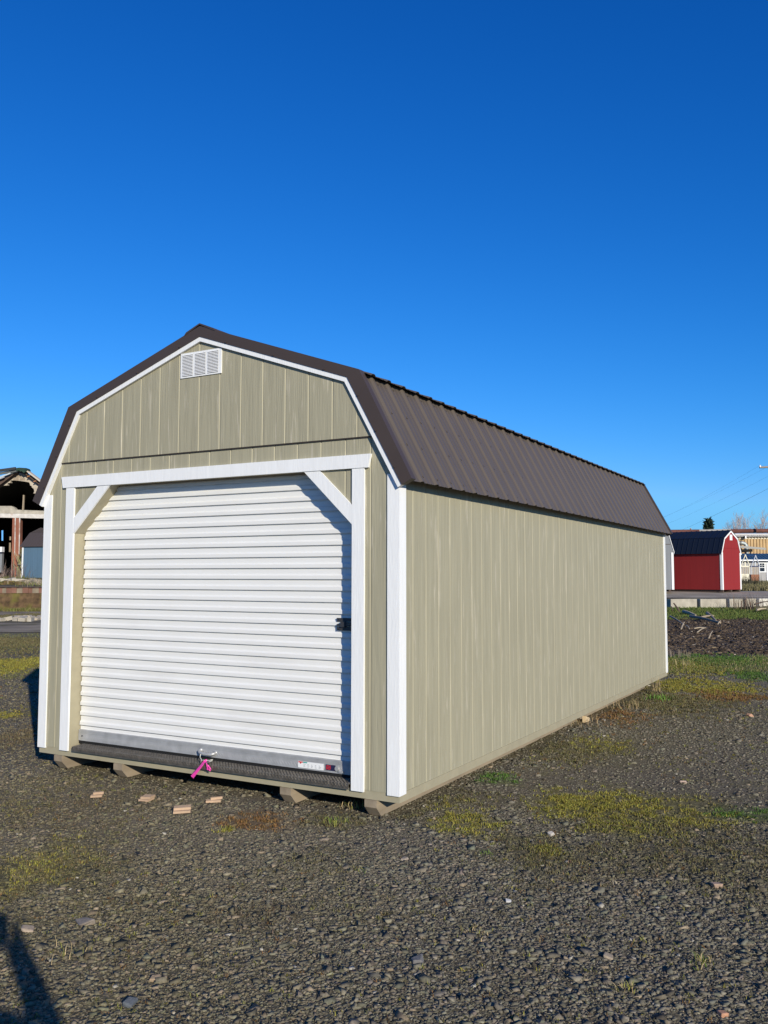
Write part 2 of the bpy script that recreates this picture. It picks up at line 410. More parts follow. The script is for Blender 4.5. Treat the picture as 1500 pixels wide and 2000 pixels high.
# slide latch
mb = MB().box(-.585,-.40,.108,.1165,Z(1.185),Z(1.212)).box(-.585,-.40,.108,.1165,Z(1.120),Z(1.146))
mb.box(-.578,-.40,.098,.112,Z(1.153),Z(1.168)).box(-.52,-.40,.094,.116,Z(1.172),Z(1.181)).box(-.545,-.505,.092,.1165,Z(1.146),Z(1.185))
mb.tube([(-.557,.108,Z(1.203)), (-.557,.101,Z(1.203))], .007, 8).tube([(-.557,.108,Z(1.131)), (-.557,.101,Z(1.131))], .007, 8)
mb.build('latch', m_black, door)
# diamond plate threshold
mb = MB().prism([(-3.205,y,Z(z)) for y,z in ((-.018,.006), (-.018,.046), (.23,.056), (.23,.050), (-.012,.040), (-.012,.006))], (2.803,0,0))
xx = -3.195; q = 0
while xx < -.41:
    for j in range(8):
        y = -.006 + j*.016; a_ = .5 if (q+j) % 2 else -.5
        mb.obox((xx, y, Z(.0467 + (y+.018)*.0403)), (math.cos(a_),math.sin(a_),0), (-math.sin(a_),math.cos(a_),0), (0,0,1), .0105, .0026, .0024)
    a_ = -1.0 if q % 2 else 1.0
    mb.obox((xx, -.0187, Z(.026 if q % 2 == 0 else .034)), (math.cos(a_),0,math.sin(a_)), (-math.sin(a_),0,math.cos(a_)), (0,1,0), .016 if q % 2 else .009, .0024, .0026)
    xx += .0145; q += 1
mb.build('threshold_plate', m_plate, shed)

# ---- pink flagging ribbon tied with cord at the door sill
rb = empty('flagging_ribbon', (-1.74,-.03,Z(.02)), 'pink plastic flagging tape hanging from white cord at the door sill', 'ribbon')
def band(pts, w0, w1, wob=.0):
    mb = MB(); n = len(pts); P = [np.array(q) for q in pts]; rows = []
    for i, c in enumerate(P):
        t = P[min(i+1,n-1)] - P[max(i-1,0)]; t /= np.linalg.norm(t); s = np.cross(t, (0,1,0)); s /= np.linalg.norm(s)
        hw = w0 + (w1-w0)*i/(n-1)
        rows.append([c + s*hw*k + np.array([0, wob*math.cos(k*2.6+i), 0]) for k in (-1,-.5,0,.5,1)])
    for r, r2 in zip(rows, rows[1:]):
        for k in range(4): mb.quad(r[k], r[k+1], r2[k+1], r2[k])
    return mb
y0 = -.033
band([(-1.685,y0,Z(.088)), (-1.70,y0-.012,Z(.076)), (-1.728,y0-.012,Z(.045)), (-1.765,y0-.010,Z(.008)), (-1.80,y0-.008,Z(-.028)), (-1.828,y0-.006,Z(-.058))], .009, .015, .004).build('tape_tail', m_pink, rb, True)
band([(-1.69,y0,Z(.078)), (-1.676,y0-.008,Z(.058)), (-1.672,y0-.010,Z(.035)), (-1.675,y0-.008,Z(.016))], .007, .011, .004).build('tape_tail', m_pink, rb, True)
MB().tube([(-1.67,y0-.006,Z(.05)), (-1.65,y0-.01,Z(.038)), (-1.637,y0-.01,Z(.024)), (-1.64,y0-.008,Z(.010)), (-1.652,y0-.008,Z(.014)), (-1.655,y0-.008,Z(.026))], .005, 6).build('tape_curl', m_pink, rb, True)
MB().tube([(-1.84,.07,Z(.10)), (-1.80,.02,Z(.085)), (-1.752,-.02,Z(.083)), (-1.745,y0,Z(.055)), (-1.742,y0,Z(.083)), (-1.70,y0,Z(.084)), (-1.66,y0,Z(.088)), (-1.625,y0-.004,Z(.098)), (-1.632,y0-.004,Z(.088)), (-1.69,y0-.004,Z(.066))], .0032, 6).build('cord', m_cord, rb, True)

# ================================================================== GROUND
_T = RNG.random((256,256))
def vnoise(x, y, s=1.):
    x = np.asarray(x)*s + 1000.3; y = np.asarray(y)*s + 2000.7
    xi = np.floor(x).astype(int); yi = np.floor(y).astype(int); fx = x-xi; fy = y-yi
    fx = fx*fx*(3-2*fx); fy = fy*fy*(3-2*fy)
    g = lambda a, b: _T[a % 256, b % 256]
    return (g(xi,yi)*(1-fx)+g(xi+1,yi)*fx)*(1-fy) + (g(xi,yi+1)*(1-fx)+g(xi+1,yi+1)*fx)*fy
def fbm(x, y, s=1., o=4):
    r = 0; a = .5
    for i in range(o): r = r + a*vnoise(x, y, s*2**i); a *= .5
    return r / (1-.5**o)
def sstep(x, a, b):
    t = np.clip((np.asarray(x, float)-a)/(b-a), 0, 1); return t*t*(3-2*t)
def hgt(x, y):
    x = np.asarray(x, float); y = np.asarray(y, float)
    d, lat = dl(x, y)
    col = np.where(d > .5, 750 + F_PX*lat/np.maximum(d,.5), np.where(lat > 0, 3000, -3000))
    wr = sstep(col, 700, 900) * (d > .5); wl = (1-sstep(col, 300, 700)) * (d > .5)
    hr = np.interp(d, [0,35,38,40.0,41.5,42.3,47,75,125,4000], [0,0,.08,.24,.26,.64,.83,1.11,1.2,1.2])
    hl = np.interp(d, [0,44.0,45.8,47,54,125,4000], [0,0,1.10,1.17,1.55,1.58,1.2])
    z = wr*hr + wl*hl + (1-wr-wl)*np.interp(d, [0,43,60,4000], [0,0,1.2,1.2])*(d > .5)
    soil = sstep(d, 19, 22)*(1-sstep(d, 33, 36))*wr
    z = z + soil*(.07*(fbm(x, y, 1.3)-.42) + .03*(vnoise(x, y, 4)-.5))
    z = z + .030*(fbm(x, y, .9)-.5)*(1-sstep(d, 30, 40)) * sstep(np.hypot(x-CAM[0], y-CAM[1]), .5, 2)
    # flat where the shed stands
    ins = np.maximum(np.maximum(-W-.5-x, x-.5), np.maximum(-.5-y, y-L-.5))
    z = np.where((ins < .8) & (d < 20), z*sstep(ins, 0, .8) - .004*(1-sstep(ins,0,.8)), z)
    return z
# colour patches lying on the gravel: (px, py, rx, ry, colour, strength)
YG, RU, OL, GR, BR = (.150,.135,.025), (.125,.070,.026), (.090,.078,.036), (.055,.100,.018), (.085,.068,.040)
PATCH = [(1190,1580,180,48,YG,1.), (1110,1570,70,22,YG,1.), (1240,1618,120,26,YG,.85), (1350,1602,200,16,YG,.8), (1460,1592,90,15,GR,.9), (1250,1615,120,24,OL,.8), (1330,1640,260,90,OL,.75),
    (905,1592,75,40,YG,.9), (800,1590,60,18,OL,.8), (1060,1680,120,44,OL,.95), (1075,1665,40,14,YG,.6), (500,1604,85,22,RU,1.), (660,1600,80,20,OL,.9), (440,1622,24,7,YG,1.),
    (90,1700,160,75,OL,.85), (70,1690,110,50,YG,.5), (250,1760,160,35,OL,.4), (620,1690,90,40,OL,.35), (970,1518,45,12,GR,.85), (900,1560,120,30,OL,.6),
    (1110,1470,110,30,OL,.85), (1180,1455,60,18,YG,.5), (1200,1395,80,20,RU,.6), (1290,1370,130,26,OL,.95), (1360,1340,120,20,YG,.8), (1420,1360,80,12,RU,.8),
    (1320,1300,90,20,YG,.95), (1400,1290,140,12,GR,.8), (1470,1320,60,12,GR,.6), (700,1780,140,40,OL,.3), (520,1790,90,30,BR,.6), (1440,1745,120,60,OL,.35),
    (1200,1700,160,50,BR,.35), (150,1580,200,60,BR,.45), (30,1560,120,60,OL,.5), (300,1880,160,60,BR,.25), (180,1500,40,14,OL,.6), (40,1440,60,40,BR,.8), (30,1395,50,10,YG,.6), (980,1900,200,60,BR,.18),
    (20,1300,90,16,YG,.95), (30,1270,120,40,OL,.6), (20,1255,120,12,OL,.9), (30,1205,80,8,OL,.9)]
PW = []
for px, py, rx, ry, c, s in PATCH:
    g = gnd(px, py); d, lat = dl(g[0], g[1]); PW.append((d, lat, rx*d/F_PX, ry*d*d/(F_PX*CAM[2]), np.array(c), s))
def patchmask(x, y, i):
    d0, l0, a, b, c, s = PW[i]; d, lat = dl(x, y)
    r = ((d-d0)/b)**2 + ((lat-l0)/a)**2
    out = np.zeros(len(x)); k = np.nonzero(r < 8)[0]
    if len(k):
        xk, yk, rk = x[k], y[k], r[k]
        n = fbm(xk, yk, 2.2, 4); n2 = fbm(xk+31, yk-17, 9., 3)
        out[k] = s*sstep(np.exp(-rk*.8) + (n-.5)*.9 + (n2-.5)*.7, .22, .95)
    return out
DIRT = np.array([.130,.108,.076])
def tint(x, y):
    d, lat = dl(x, y); n = len(x)
    col = np.where(d > .5, 750 + F_PX*lat/np.maximum(d,.5), -3000)
    c = np.tile(DIRT, (n,1)) * (.8+.5*fbm(x, y, .8))[:,None]
    om = (sstep(fbm(x+7, y+3, .55), .42, .7)*.6)[:,None]; c = c*(1-om) + np.array([.125,.106,.055])*om
    for i in range(len(PW)):
        m = .5*patchmask(x, y, i)[:,None]; c = c*(1-m) + PW[i][4]*m
    right = (col > 700)
    soil = sstep(d + 3*(fbm(x, y, .5)-.5), 18.6, 20)*(1-sstep(d + 3*(fbm(x, y, .7)-.5), 33.5, 36))*right
    c = c*(1-soil[:,None]) + np.array([.078,.057,.040])*soil[:,None]
    gb = sstep(d + 2*(fbm(x, y, .6)-.5), 33.5, 36)*right*(d < 41)
    c = c*(1-gb[:,None]) + np.array([.055,.09,.02])*gb[:,None]
    far = (d >= 41)*right
    c = np.where((far > 0)[:,None], np.array([.10,.09,.05]), c)
    farl = (d >= 43.4)*(~right)
    c = np.where((farl > 0)[:,None], np.array([.10,.085,.06]), c)
    return c
rr = [.03,.1,.25]
while rr[-1] < 4500: rr.append(rr[-1]*(1.016 if rr[-1] < 60 else 1.06))
rr = np.array(sorted(rr))
th = np.concatenate([np.linspace(-.50,.50,290), np.linspace(.56, 2*PI-.56, 70)])
Rg, Tg = np.meshgrid(rr, th, indexing='ij')
gx = CAM[0] + Rg*(np.cos(Tg)*FWD[0] + np.sin(Tg)*RGT[0]); gy = CAM[1] + Rg*(np.cos(Tg)*FWD[1] + np.sin(Tg)*RGT[1])
nr, nt_ = Rg.shape
gz = hgt(gx, gy)
Vg = np.c_[gx.ravel(), gy.ravel(), gz.ravel()]
idx = np.arange(nr*nt_).reshape(nr, nt_); j2 = np.roll(np.arange(nt_), -1)
Fg = np.stack([idx[:-1,:], idx[1:,:], idx[1:,j2], idx[:-1,j2]], -1).reshape(-1,4)
Vg = np.r_[Vg, [[CAM[0], CAM[1], 0.]]]; ci = len(Vg)-1
Fg = np.r_[Fg, np.stack([idx[0,:], idx[0,j2], np.full(nt_, ci), np.full(nt_, ci)], -1)[:, [0,1,2,2]][:0]]
m_ground = mat("gravelly_dirt", (1,1,1), .95, spec=.2, attr='tint', var=.35, vnoise=22, bump=.7, bnoise=45, bdet=8, bdist=.02)
n_ = m_ground.node_tree.nodes; l_ = m_ground.node_tree.links; pb = n_['Principled BSDF']
vt = n_.new('ShaderNodeTexVoronoi'); vt.inputs['Scale'].default_value = 85
tc_ = n_.new('ShaderNodeTexCoord'); l_.new(tc_.outputs['Object'], vt.inputs['Vector'])
sep = n_.new('ShaderNodeSeparateColor'); l_.new(vt.outputs['Color'], sep.inputs[0])
mr_ = n_.new('ShaderNodeMapRange'); mr_.inputs[3].default_value = .65; mr_.inputs[4].default_value = 1.4; l_.new(sep.outputs[0], mr_.inputs[0])
sc_ = n_.new('ShaderNodeVectorMath'); sc_.operation = 'SCALE'
src = pb.inputs['Base Color'].links[0].from_socket
l_.new(src, sc_.inputs[0]); l_.new(mr_.outputs[0], sc_.inputs['Scale']); l_.new(sc_.outputs[0], pb.inputs['Base Color'])
ground = fastmesh('ground', Vg, Fg, m_ground, tint(Vg[:,0], Vg[:,1])); tag(ground, kind='structure')

# ------------------------------------------------------------------ loose gravel
m_stone = mat("crushed_stone", (1,1,1), .95, spec=.1, attr='tint', var=.25, vnoise=90)
def cubes(P, S, yaw, tilt, jit=.27):
    n = len(P)
    base = np.array([(x,y,z) for x in (-.5,.5) for y in (-.5,.5) for z in (-.5,.5)])
    V = base[None] + RNG.uniform(-jit, jit, (n,8,3))
    V = V*S[:,None,:]
    ct, st = np.cos(tilt), np.sin(tilt)
    y_, z_ = V[...,1]*ct[:,None]-V[...,2]*st[:,None], V[...,1]*st[:,None]+V[...,2]*ct[:,None]
    V[...,1], V[...,2] = y_, z_
    c, s = np.cos(yaw), np.sin(yaw)
    x_, y_ = V[...,0]*c[:,None]-V[...,1]*s[:,None], V[...,0]*s[:,None]+V[...,1]*c[:,None]
    V[...,0], V[...,1] = x_, y_
    V += P[:,None,:]
    f = np.array([(0,1,3,2),(4,6,7,5),(0,4,5,1),(2,3,7,6),(0,2,6,4),(1,5,7,3)])
    Fq = (f[None] + (np.arange(n)*8)[:,None,None]).reshape(-1,4)
    return V.reshape(-1,3), Fq
def in_shed(x, y, m=0.): return (x > -W-m) & (x < m) & (y > -m) & (y < L+m)
def scatter(n, d0, d1, pw, pxa=-60, pxb=1560):
    """points on the ground between distances d0 and d1, density falling as d**-pw"""
    u = RNG.random(n); e = 2-pw
    d = (d0**e + u*(d1**e-d0**e))**(1/e) if abs(e) > 1e-6 else d0*(d1/d0)**u
    lat = (RNG.uniform(pxa, pxb, n)-750)/F_PX*d
    return CAM[0]+d*FWD[0]+lat*RGT[0], CAM[1]+d*FWD[1]+lat*RGT[1], d
x1_, y1_, d1_ = scatter(108000, 2.7, 5.5, 0); x2_, y2_, d2_ = scatter(175000, 5.5, 19, 2.2)
x3_, y3_, d3_ = scatter(34000, 2.2, 5.5, 0, 1560, 2350); x4_, y4_, d4_ = scatter(45000, 5.5, 19, 2.2, 1560, 2350)   # beyond the frame, for a step to the side
x5_, y5_, d5_ = scatter(30000, 2.2, 5.5, 0, -750, -60); x6_, y6_, d6_ = scatter(36000, 5.5, 19, 2.2, -750, -60)
x, y, d = np.r_[x1_,x2_,x3_,x4_,x5_,x6_], np.r_[y1_,y2_,y3_,y4_,y5_,y6_], np.r_[d1_,d2_,d3_,d4_,d5_,d6_]
mm = np.zeros(len(x))
for i in range(len(PW)): mm = np.maximum(mm, patchmask(x, y, i)*(1.0 if PW[i][5] > .5 else .6))
zone = fbm(x, y, .7)
keep = (RNG.random(len(x)) > mm*.7) & ~in_shed(x, y, -.28) & (RNG.random(len(x)) < .45+1.1*sstep(zone, .3, .6))
x, y, d = x[keep], y[keep], d[keep]; n = len(x)
sz = np.exp(RNG.normal(math.log(.0080), .50, n))*np.interp(d, [3,6,19], [.95,1.05,1.7]); sz = np.clip(sz, .0045, .038)
S = np.c_[sz*RNG.uniform(.8,1.4,n), sz*RNG.uniform(.6,1.1,n), sz*RNG.uniform(.35,.7,n)]
P = np.c_[x, y, hgt(x, y) + S[:,2]*RNG.uniform(-.25,.15,n)]
V, Fq = cubes(P, S, RNG.uniform(0,2*PI,n), RNG.normal(0,.4,n), .33)
b = np.clip(RNG.normal(.140,.034,n), .045, .28)[:,None]
_, lt_ = dl(x, y); lw_ = (1-sstep(lt_/d, -.30, .10))[:,None]
cs = b*(np.array([1.15,1.0,.66])*lw_ + np.array([1.10,.99,.74])*(1-lw_)) * (1+RNG.normal(0,.03,(n,3)))
for i in range(len(PW)):
    m_ = (.5*patchmask(x, y, i))[:,None]; cs = cs*(1-m_) + PW[i][4]*1.15*m_
r = RNG.random(n); cs[r < .035] = np.array([.24,.19,.13])*RNG.uniform(.7,1.3,((r < .035).sum(),1)); cs[r > .9965] = (.36,.33,.27)
tag(fastmesh('gravel', V, Fq, m_stone, np.repeat(cs, 8, 0)), 'grey crushed gravel covering the yard around the tan shed', 'gravel', kind='stuff')

# ------------------------------------------------------------------ moss and grass
m_blade = mat("plant_blade", (1,1,1), .65, spec=.25, attr='tint')
m_blade.node_tree.nodes['Principled BSDF'].inputs['Subsurface Weight'].default_value = .0
def blades(name, P, h, wd, col, lean=.5):
    n = len(P); yaw = RNG.uniform(0,2*PI,n); ln = np.abs(RNG.normal(0,lean,n)); la = RNG.uniform(0,2*PI,n)
    side = np.c_[np.cos(yaw), np.sin(yaw), np.zeros(n)]*wd[:,None]*.5
    ld = np.c_[np.cos(la), np.sin(la), np.zeros(n)]
    mid = P + ld*(h*.45*ln*.5)[:,None]; mid[:,2] += h*.55
    tip = P + ld*(h*ln)[:,None]; tip[:,2] += h*np.clip(1-.25*ln,.3,1)
    V = np.stack([P-side, P+side, mid-side*.75, mid+side*.75, tip], 1).reshape(-1,3)
    f = np.array([(0,1,3),(0,3,2),(2,3,4)]); Fq = (f[None] + (np.arange(n)*5)[:,None,None]).reshape(-1,3)
    return fastmesh(name, V, Fq, m_blade, np.repeat(col, 5, 0))
PP, CC = [], []
for i, (d0, l0, a, b_, c, s) in enumerate(PW):
    area = PI*a*b_; n = int(min(8000, 2300*area*s) + 200)
    dd = d0 + RNG.normal(0,.62,n)*b_; ll = l0 + RNG.normal(0,.62,n)*a
    xx = CAM[0]+dd*FWD[0]+ll*RGT[0]; yy = CAM[1]+dd*FWD[1]+ll*RGT[1]
    k = (patchmask(xx, yy, i) > RNG.random(n)*1.0) & ~in_shed(xx, yy, -.05) & (fbm(xx, yy, 16, 2) > .5)
    xx, yy = xx[k], yy[k]; m_ = 6
    xx = np.repeat(xx, m_) + RNG.normal(0,.011,len(xx)*m_); yy = np.repeat(yy, m_) + RNG.normal(0,.011,len(yy)*m_)
    PP.append(np.c_[xx, yy]); CC.append(np.tile(c, (len(xx),1))*RNG.uniform(.6,2.3,(len(xx),1))*(1+RNG.normal(0,.08,(len(xx),3))))
xs_, ys_, ds_ = scatter(2600, 2.8, 14, 1.2)
k = ~in_shed(xs_, ys_, 0) & (fbm(xs_+7, ys_+3, .55) > .45); xs_, ys_ = xs_[k], ys_[k]
PP.append(np.c_[np.repeat(xs_,7)+RNG.normal(0,.012,len(xs_)*7), np.repeat(ys_,7)+RNG.normal(0,.012,len(xs_)*7)])
CC.append(np.repeat(np.array([YG,OL,(.13,.13,.03),RU])[RNG.integers(0,4,len(xs_))], 7, 0)*RNG.uniform(.8,1.7,(len(xs_)*7,1)))
PP = np.concatenate(PP); CC = np.clip(np.concatenate(CC), .01, .5); n = len(PP)
dm, _ = dl(PP[:,0], PP[:,1])
tag(blades('moss', np.c_[PP, hgt(PP[:,0],PP[:,1])-.002], RNG.uniform(.008,.022,n)*np.interp(dm,[3,8,25],[1,1.3,3.0]), RNG.uniform(.003,.006,n)*np.interp(dm,[3,8,25],[1,1.3,3.0]), CC, .8),
    'yellow green moss and short weeds in patches on the gravel', 'moss', kind='stuff')
def field(name, label, n, pxr, dr, h, wd, cols, thr=.4, s=.7, lean=.6):
    px = RNG.uniform(*pxr, n); d = RNG.uniform(*dr, n); lat = (px-750)/F_PX*d
    x = CAM[0]+d*FWD[0]+lat*RGT[0]; y = CAM[1]+d*FWD[1]+lat*RGT[1]
    k = (fbm(x, y, s) > thr) & ~in_shed(x, y, .1); x, y = x[k], y[k]; n = len(x)
    c = np.array(cols)[RNG.integers(0,len(cols),n)]*RNG.uniform(.6,1.5,(n,1))
    o = blades(name, np.c_[x, y, hgt(x,y)-.01], RNG.uniform(.4,1,n)*h, RNG.uniform(.6,1.2,n)*wd, c, lean)
    return tag(o, label, 'grass', kind='stuff')
G1, G2, G3, DRY = (.095,.135,.026), (.070,.100,.022), (.13,.13,.035), (.25,.20,.11)
field('grass', 'bright green grass strip below the concrete blocks', 38000, (1100,1900), (34.6,40.3), .13, .022, [G1,G2,G1,G3], .36)
field('grass', 'rough green grass between the gravel and the dark soil on the right', 22000, (1270,1950), (15.6,19.0), .085, .010, [G1,G2,G3,DRY], .46)
field('grass', 'yellowish short grass beyond the left side of the tan shed', 30000, (-300,160), (14.5,26), .055, .010, [G3,(.11,.12,.03),(.13,.12,.05)], .40)
field('grass', 'dry olive weeds growing behind and beside the red shed', 15000, (1440,1620), (50,74), .38, .04, [(.16,.14,.06),(.13,.12,.05),(.20,.17,.09)], .3)
def clump(name, label, cat, px, py, n, h, wd, cols, spread, lean, d=None, group=None):
    g = gnd(px, py) if d is None else at(px, py, d)
    p = np.c_[g[0]+RNG.normal(0,spread,n), g[1]+RNG.normal(0,spread,n)]
    c = np.array(cols)[RNG.integers(0,len(cols),n)]*RNG.uniform(.7,1.3,(n,1))
    o = blades(name, np.c_[p, hgt(p[:,0],p[:,1])-.005], RNG.uniform(.45,1,n)*h, np.full(n, wd), c, lean)
    return tag(o, label, cat, group)
WG, WY, ST = (.12,.20,.03), (.24,.24,.05), (.42,.32,.17)
clump('weed_clump', 'small green weed clump in front of the shed corner skid', 'weed', 655, 1608, 60, .075, .005, [WG,WY], .045, .9)
clump('weed_clump', 'yellowish weed clump with straw blades near the bottom right of the photo', 'weed', 1374, 1882, 55, .06, .0045, [WY,ST,WG], .025, 1.1)
clump('weed_clump', 'flat yellow green weed on gravel left of the larger yellowish clump', 'weed', 1222, 1935, 45, .05, .0045, [WY,ST], .03, 1.3)
clump('weed_clump', 'grassy weed clump under the edge of the tan shed front, by its corner', 'weed', 690, 1578, 50, .085, .005, [WY,ST,(.12,.13,.05)], .04, .8)
clump('weed_clump', 'bright green leafy weed beside the far end of the long wall', 'weed', 1287, 1366, 60, .12, .014, [WG,(.09,.18,.03)], .08, .9)
clump('dry_grass_clump', 'pale straw clump standing beside the bright green leafy weed', 'dry grass', 1281, 1352, 22, .34, .007, [ST], .03, .7)
clump('dry_grass_clump', 'spreading pale straw clump along the lower middle of the long wall', 'dry grass', 1228, 1383, 70, .20, .005, [ST,(.34,.24,.12)], .14, 1.3)
clump('dry_grass_clump', 'low brown straw by the wooden wedge under the long wall', 'dry grass', 1125, 1412, 80, .13, .0045, [(.30,.2,.1),ST], .16, 1.4)
clump('dry_grass_clump', 'tall pale dry stems behind the far corner of the tan shed', 'dry grass', 1325, 1300, 40, .20, .007, [ST,(.3,.27,.13)], .16, .5)
clump('weed_clump', 'thin sparse weed blades at the lower left near the shadow', 'weed', 135, 1872, 22, .07, .004, [WY,ST], .05, .8)
clump('weed_clump', 'tiny green weed in the gravel midway below the shed corner', 'weed', 705, 1700, 36, .035, .004, [WG,WY], .03, 1.)
clump('weed_clump', 'tiny green weed tuft right of the middle on open gravel', 'weed', 950, 1668, 34, .04, .004, [WG], .025, 1.)
clump('weed_clump', 'pale star shaped dry weed on gravel near the lower middle right', 'weed', 1195, 1726, 16, .05, .003, [(.5,.42,.3)], .015, 1.6)
clump('weed_clump', 'small straw coloured weed left of the lower right stones', 'weed', 930, 1824, 30, .05, .004, [ST,WY], .04, 1.2)

# ------------------------------------------------------------------ single stones and wood scraps
def rock(label, px, py, s, col, flat=.6, name='stone'):
    g = gnd(px, py); z = float(hgt(g[0], g[1]))
    V, Fq = cubes(np.array([[g[0], g[1], z + s*flat*.3]]), np.array([[s*1.2, s, s*flat]]), np.array([random.uniform(0,6)]), np.array([.2]), .22)
    me = bpy.data.meshes.new(name); me.from_pydata([tuple(v) for v in V], [], [tuple(int(q) for q in f) for f in Fq])
    me.materials.append(mat(name+"_surface", col, .85, var=.2, vnoise=60, bump=.3, bnoise=120)); o = link(bpy.data.objects.new(name, me))
    md_ = o.modifiers.new('bevel', 'BEVEL'); md_.width = s*.12; md_.segments = 2
    return tag(o, label, 'stone')
rock('whitish squarish stone on gravel below the yellow moss', 1077, 1633, .035, (.46,.42,.36), .8)
rock('pinkish tan stone on open gravel at the right', 1400, 1734, .042, (.36,.25,.18), .7)
rock('small orange stone far out on the gravel at right', 1463, 1399, .060, (.45,.26,.16), .6)
rock('pinkish pale pebble on gravel below the long wall moss', 1333, 1528, .045, (.42,.31,.25), .5)
rock('flat tan stone near the lower left shadow', 55, 1817, .052, (.36,.28,.2), .35)
rock('grey weathered flat rock in the lower left of the photo', 163, 1806, .065, (.24,.2,.16), .4)
rock('white pebble left of the whitish squarish stone', 993, 1761, .022, (.55,.53,.5), .7)
rock('grey rounded stone in the bottom middle gravel', 815, 1880, .045, (.17,.16,.15), .6)
rock('tan oblong stone in the bottom right gravel', 1188, 1870, .038, (.30,.24,.17), .4)
rock('reddish stone at the bottom right edge', 1412, 1982, .030, (.42,.22,.13), .6)
rock('brownish stone low in the left gravel', 305, 1915, .036, (.30,.22,.14), .5)
rock('dark bluish stone at the lower left middle', 253, 1965, .044, (.10,.11,.12), .6)
rock('pale stone in the dark gravel band left of middle', 790, 1678, .038, (.33,.27,.21), .5)
m_scrap = mat("cedar_offcut", (.45,.31,.20), .75, var=.15, vnoise=14, vscale=(1,.2,1), bump=.2, bnoise=60, bscale=(1,.15,1))
def scrap(label, px, py, lx, ly, ang, layers):
    g = gnd(px, py); z = float(hgt(g[0], g[1])) + .004
    ob = None; mbx = MB()
    for k, (ox, oy, sx, sy, da) in enumerate(layers):
        a = ang + da; u = (math.cos(a), math.sin(a), .03); v = (-math.sin(a), math.cos(a), .02)
        mbx.obox((g[0]+ox*math.cos(ang)-oy*math.sin(ang), g[1]+ox*math.sin(ang)+oy*math.cos(ang), z+.012+k*.017), u, v, (0,0,1), lx*sx/2, ly*sy/2, .008)
    o = mbx.build('wood_offcut', m_scrap); tag(o, label, 'wood scrap', 'wooden offcuts lying on the gravel before the shed')
RA = math.atan2(RGT[1], RGT[0])
scrap('thin split wooden offcut, leftmost of those before the shed', 189, 1557, .085, .05, RA+.1, [(0,0,1,1,0), (.01,.012,.9,.5,.15)])
scrap('two stacked square wooden offcuts under the second skid', 286, 1564, .085, .085, RA-.35, [(0,0,1,1,0), (.008,.006,.95,.9,.1)])
scrap('largest wooden offcut, nearest the camera', 356, 1586, .12, .10, RA+.15, [(0,0,1,1,0), (0,.012,1,.7,.02)])
scrap('forked wooden offcut, rightmost of those before the shed', 417, 1567, .11, .05, RA+.1, [(0,0,1,1,0), (.02,.01,.8,.45,.2)])
g = gnd(1123, 1404, .05)
MB().prism([(-.10,4.70,.0), (-.10,4.86,.0), (-.10,4.86,.035), (-.10,4.70,.075)], (.04,0,0)).build('wood_wedge', mat("fresh_wood", (.62,.47,.28), .7, var=.1, bump=.1))
tag(bpy.data.objects['wood_wedge'], 'pale fresh wooden wedge shimmed under the long wall', 'wedge')

# ------------------------------------------------------------------ dark soil with clods, sticks
n = 42000
px = RNG.uniform(1150,1850,n); d = RNG.uniform(19.2,36,n); lat = (px-750)/F_PX*d
x = CAM[0]+d*FWD[0]+lat*RGT[0]; y = CAM[1]+d*FWD[1]+lat*RGT[1]
s = np.exp(RNG.normal(math.log(.024), .55, n)); s = np.clip(s, .010, .11)
S = np.c_[s*RNG.uniform(.8,1.8,n), s*RNG.uniform(.6,1.1,n), s*RNG.uniform(.2,.55,n)]
V, Fq = cubes(np.c_[x, y, hgt(x, y)+S[:,2]*.1], S, RNG.uniform(0,2*PI,n), RNG.normal(0,.3,n), .3)
cs = np.array([.085,.062,.043])*RNG.uniform(.4,1.7,(n,1)); r = RNG.random(n); cs[r < .03] = (.20,.15,.09); cs[r > .985] = (.42,.36,.27)
tag(fastmesh('soil_clods', V, Fq, m_stone, np.repeat(cs, 8, 0)), 'dark brown clods and wood chips of turned soil', 'soil', kind='stuff')
m_stick = mat("weathered_stick", (.32,.25,.17), .85, var=.2, vnoise=20)
m_pale = mat("pale_split_wood", (.42,.34,.23), .8, var=.15, vnoise=20)
m_bark = mat("dark_branch", (.09,.06,.045), .9, var=.2, vnoise=20)
def stick(label, a, b, r, m, lift=.05, name='branch', mid=None):
    def pt(q):
        px, py, d, up = q; lat = (px-750)/F_PX*d
        x = CAM[0]+d*FWD[0]+lat*RGT[0]; y = CAM[1]+d*FWD[1]+lat*RGT[1]
        return (x, y, float(hgt(x, y))+up)
    A, B = np.array(pt(a)), np.array(pt(b)); C_ = (A+B)/2 + np.array([0,0,lift*.5])
    o = MB().tube([A, C_, B], r, 6, r*.6).build(name, m); return tag(o, label, 'branch', 'broken branches and slats on the soil')
stick('dark leaning post stub against the leftmost concrete block', (1325,1188,38.5,0), (1313,1172,38.6,.40), .05, m_bark)
stick('short upright dark stick beside the leaning stub', (1311,1186,38.6,0), (1309,1176,38.6,.26), .03, m_bark)
stick('long grey board slanting from grass into soil', (1378,1195,36.2,.16), (1395,1213,32.6,.03), .07, m_stick)
stick('longest weathered branch lying level across the soil edge', (1345,1206,34,.17), (1403,1218,31.5,.04), .06, m_stick)
stick('grey branch crossing the longest one', (1366,1208,33.8,.12), (1390,1204,34.5,.16), .05, m_stick)
stick('thin grey branch at the far left of the soil', (1306,1208,33.4,.18), (1332,1222,30.2,.03), .035, m_stick)
stick('pale split slat pointing up left on the soil', (1327,1232,28.2,.03), (1333,1221,29.6,.16), .024, m_pale)
stick('pale narrow slat left of the forked pair', (1337,1224,29,.06), (1343,1232,28.2,.03), .022, m_pale)
stick('pale slat lying level, upper of the forked pair', (1352,1231,28,.04), (1375,1231,28,.06), .022, m_pale)
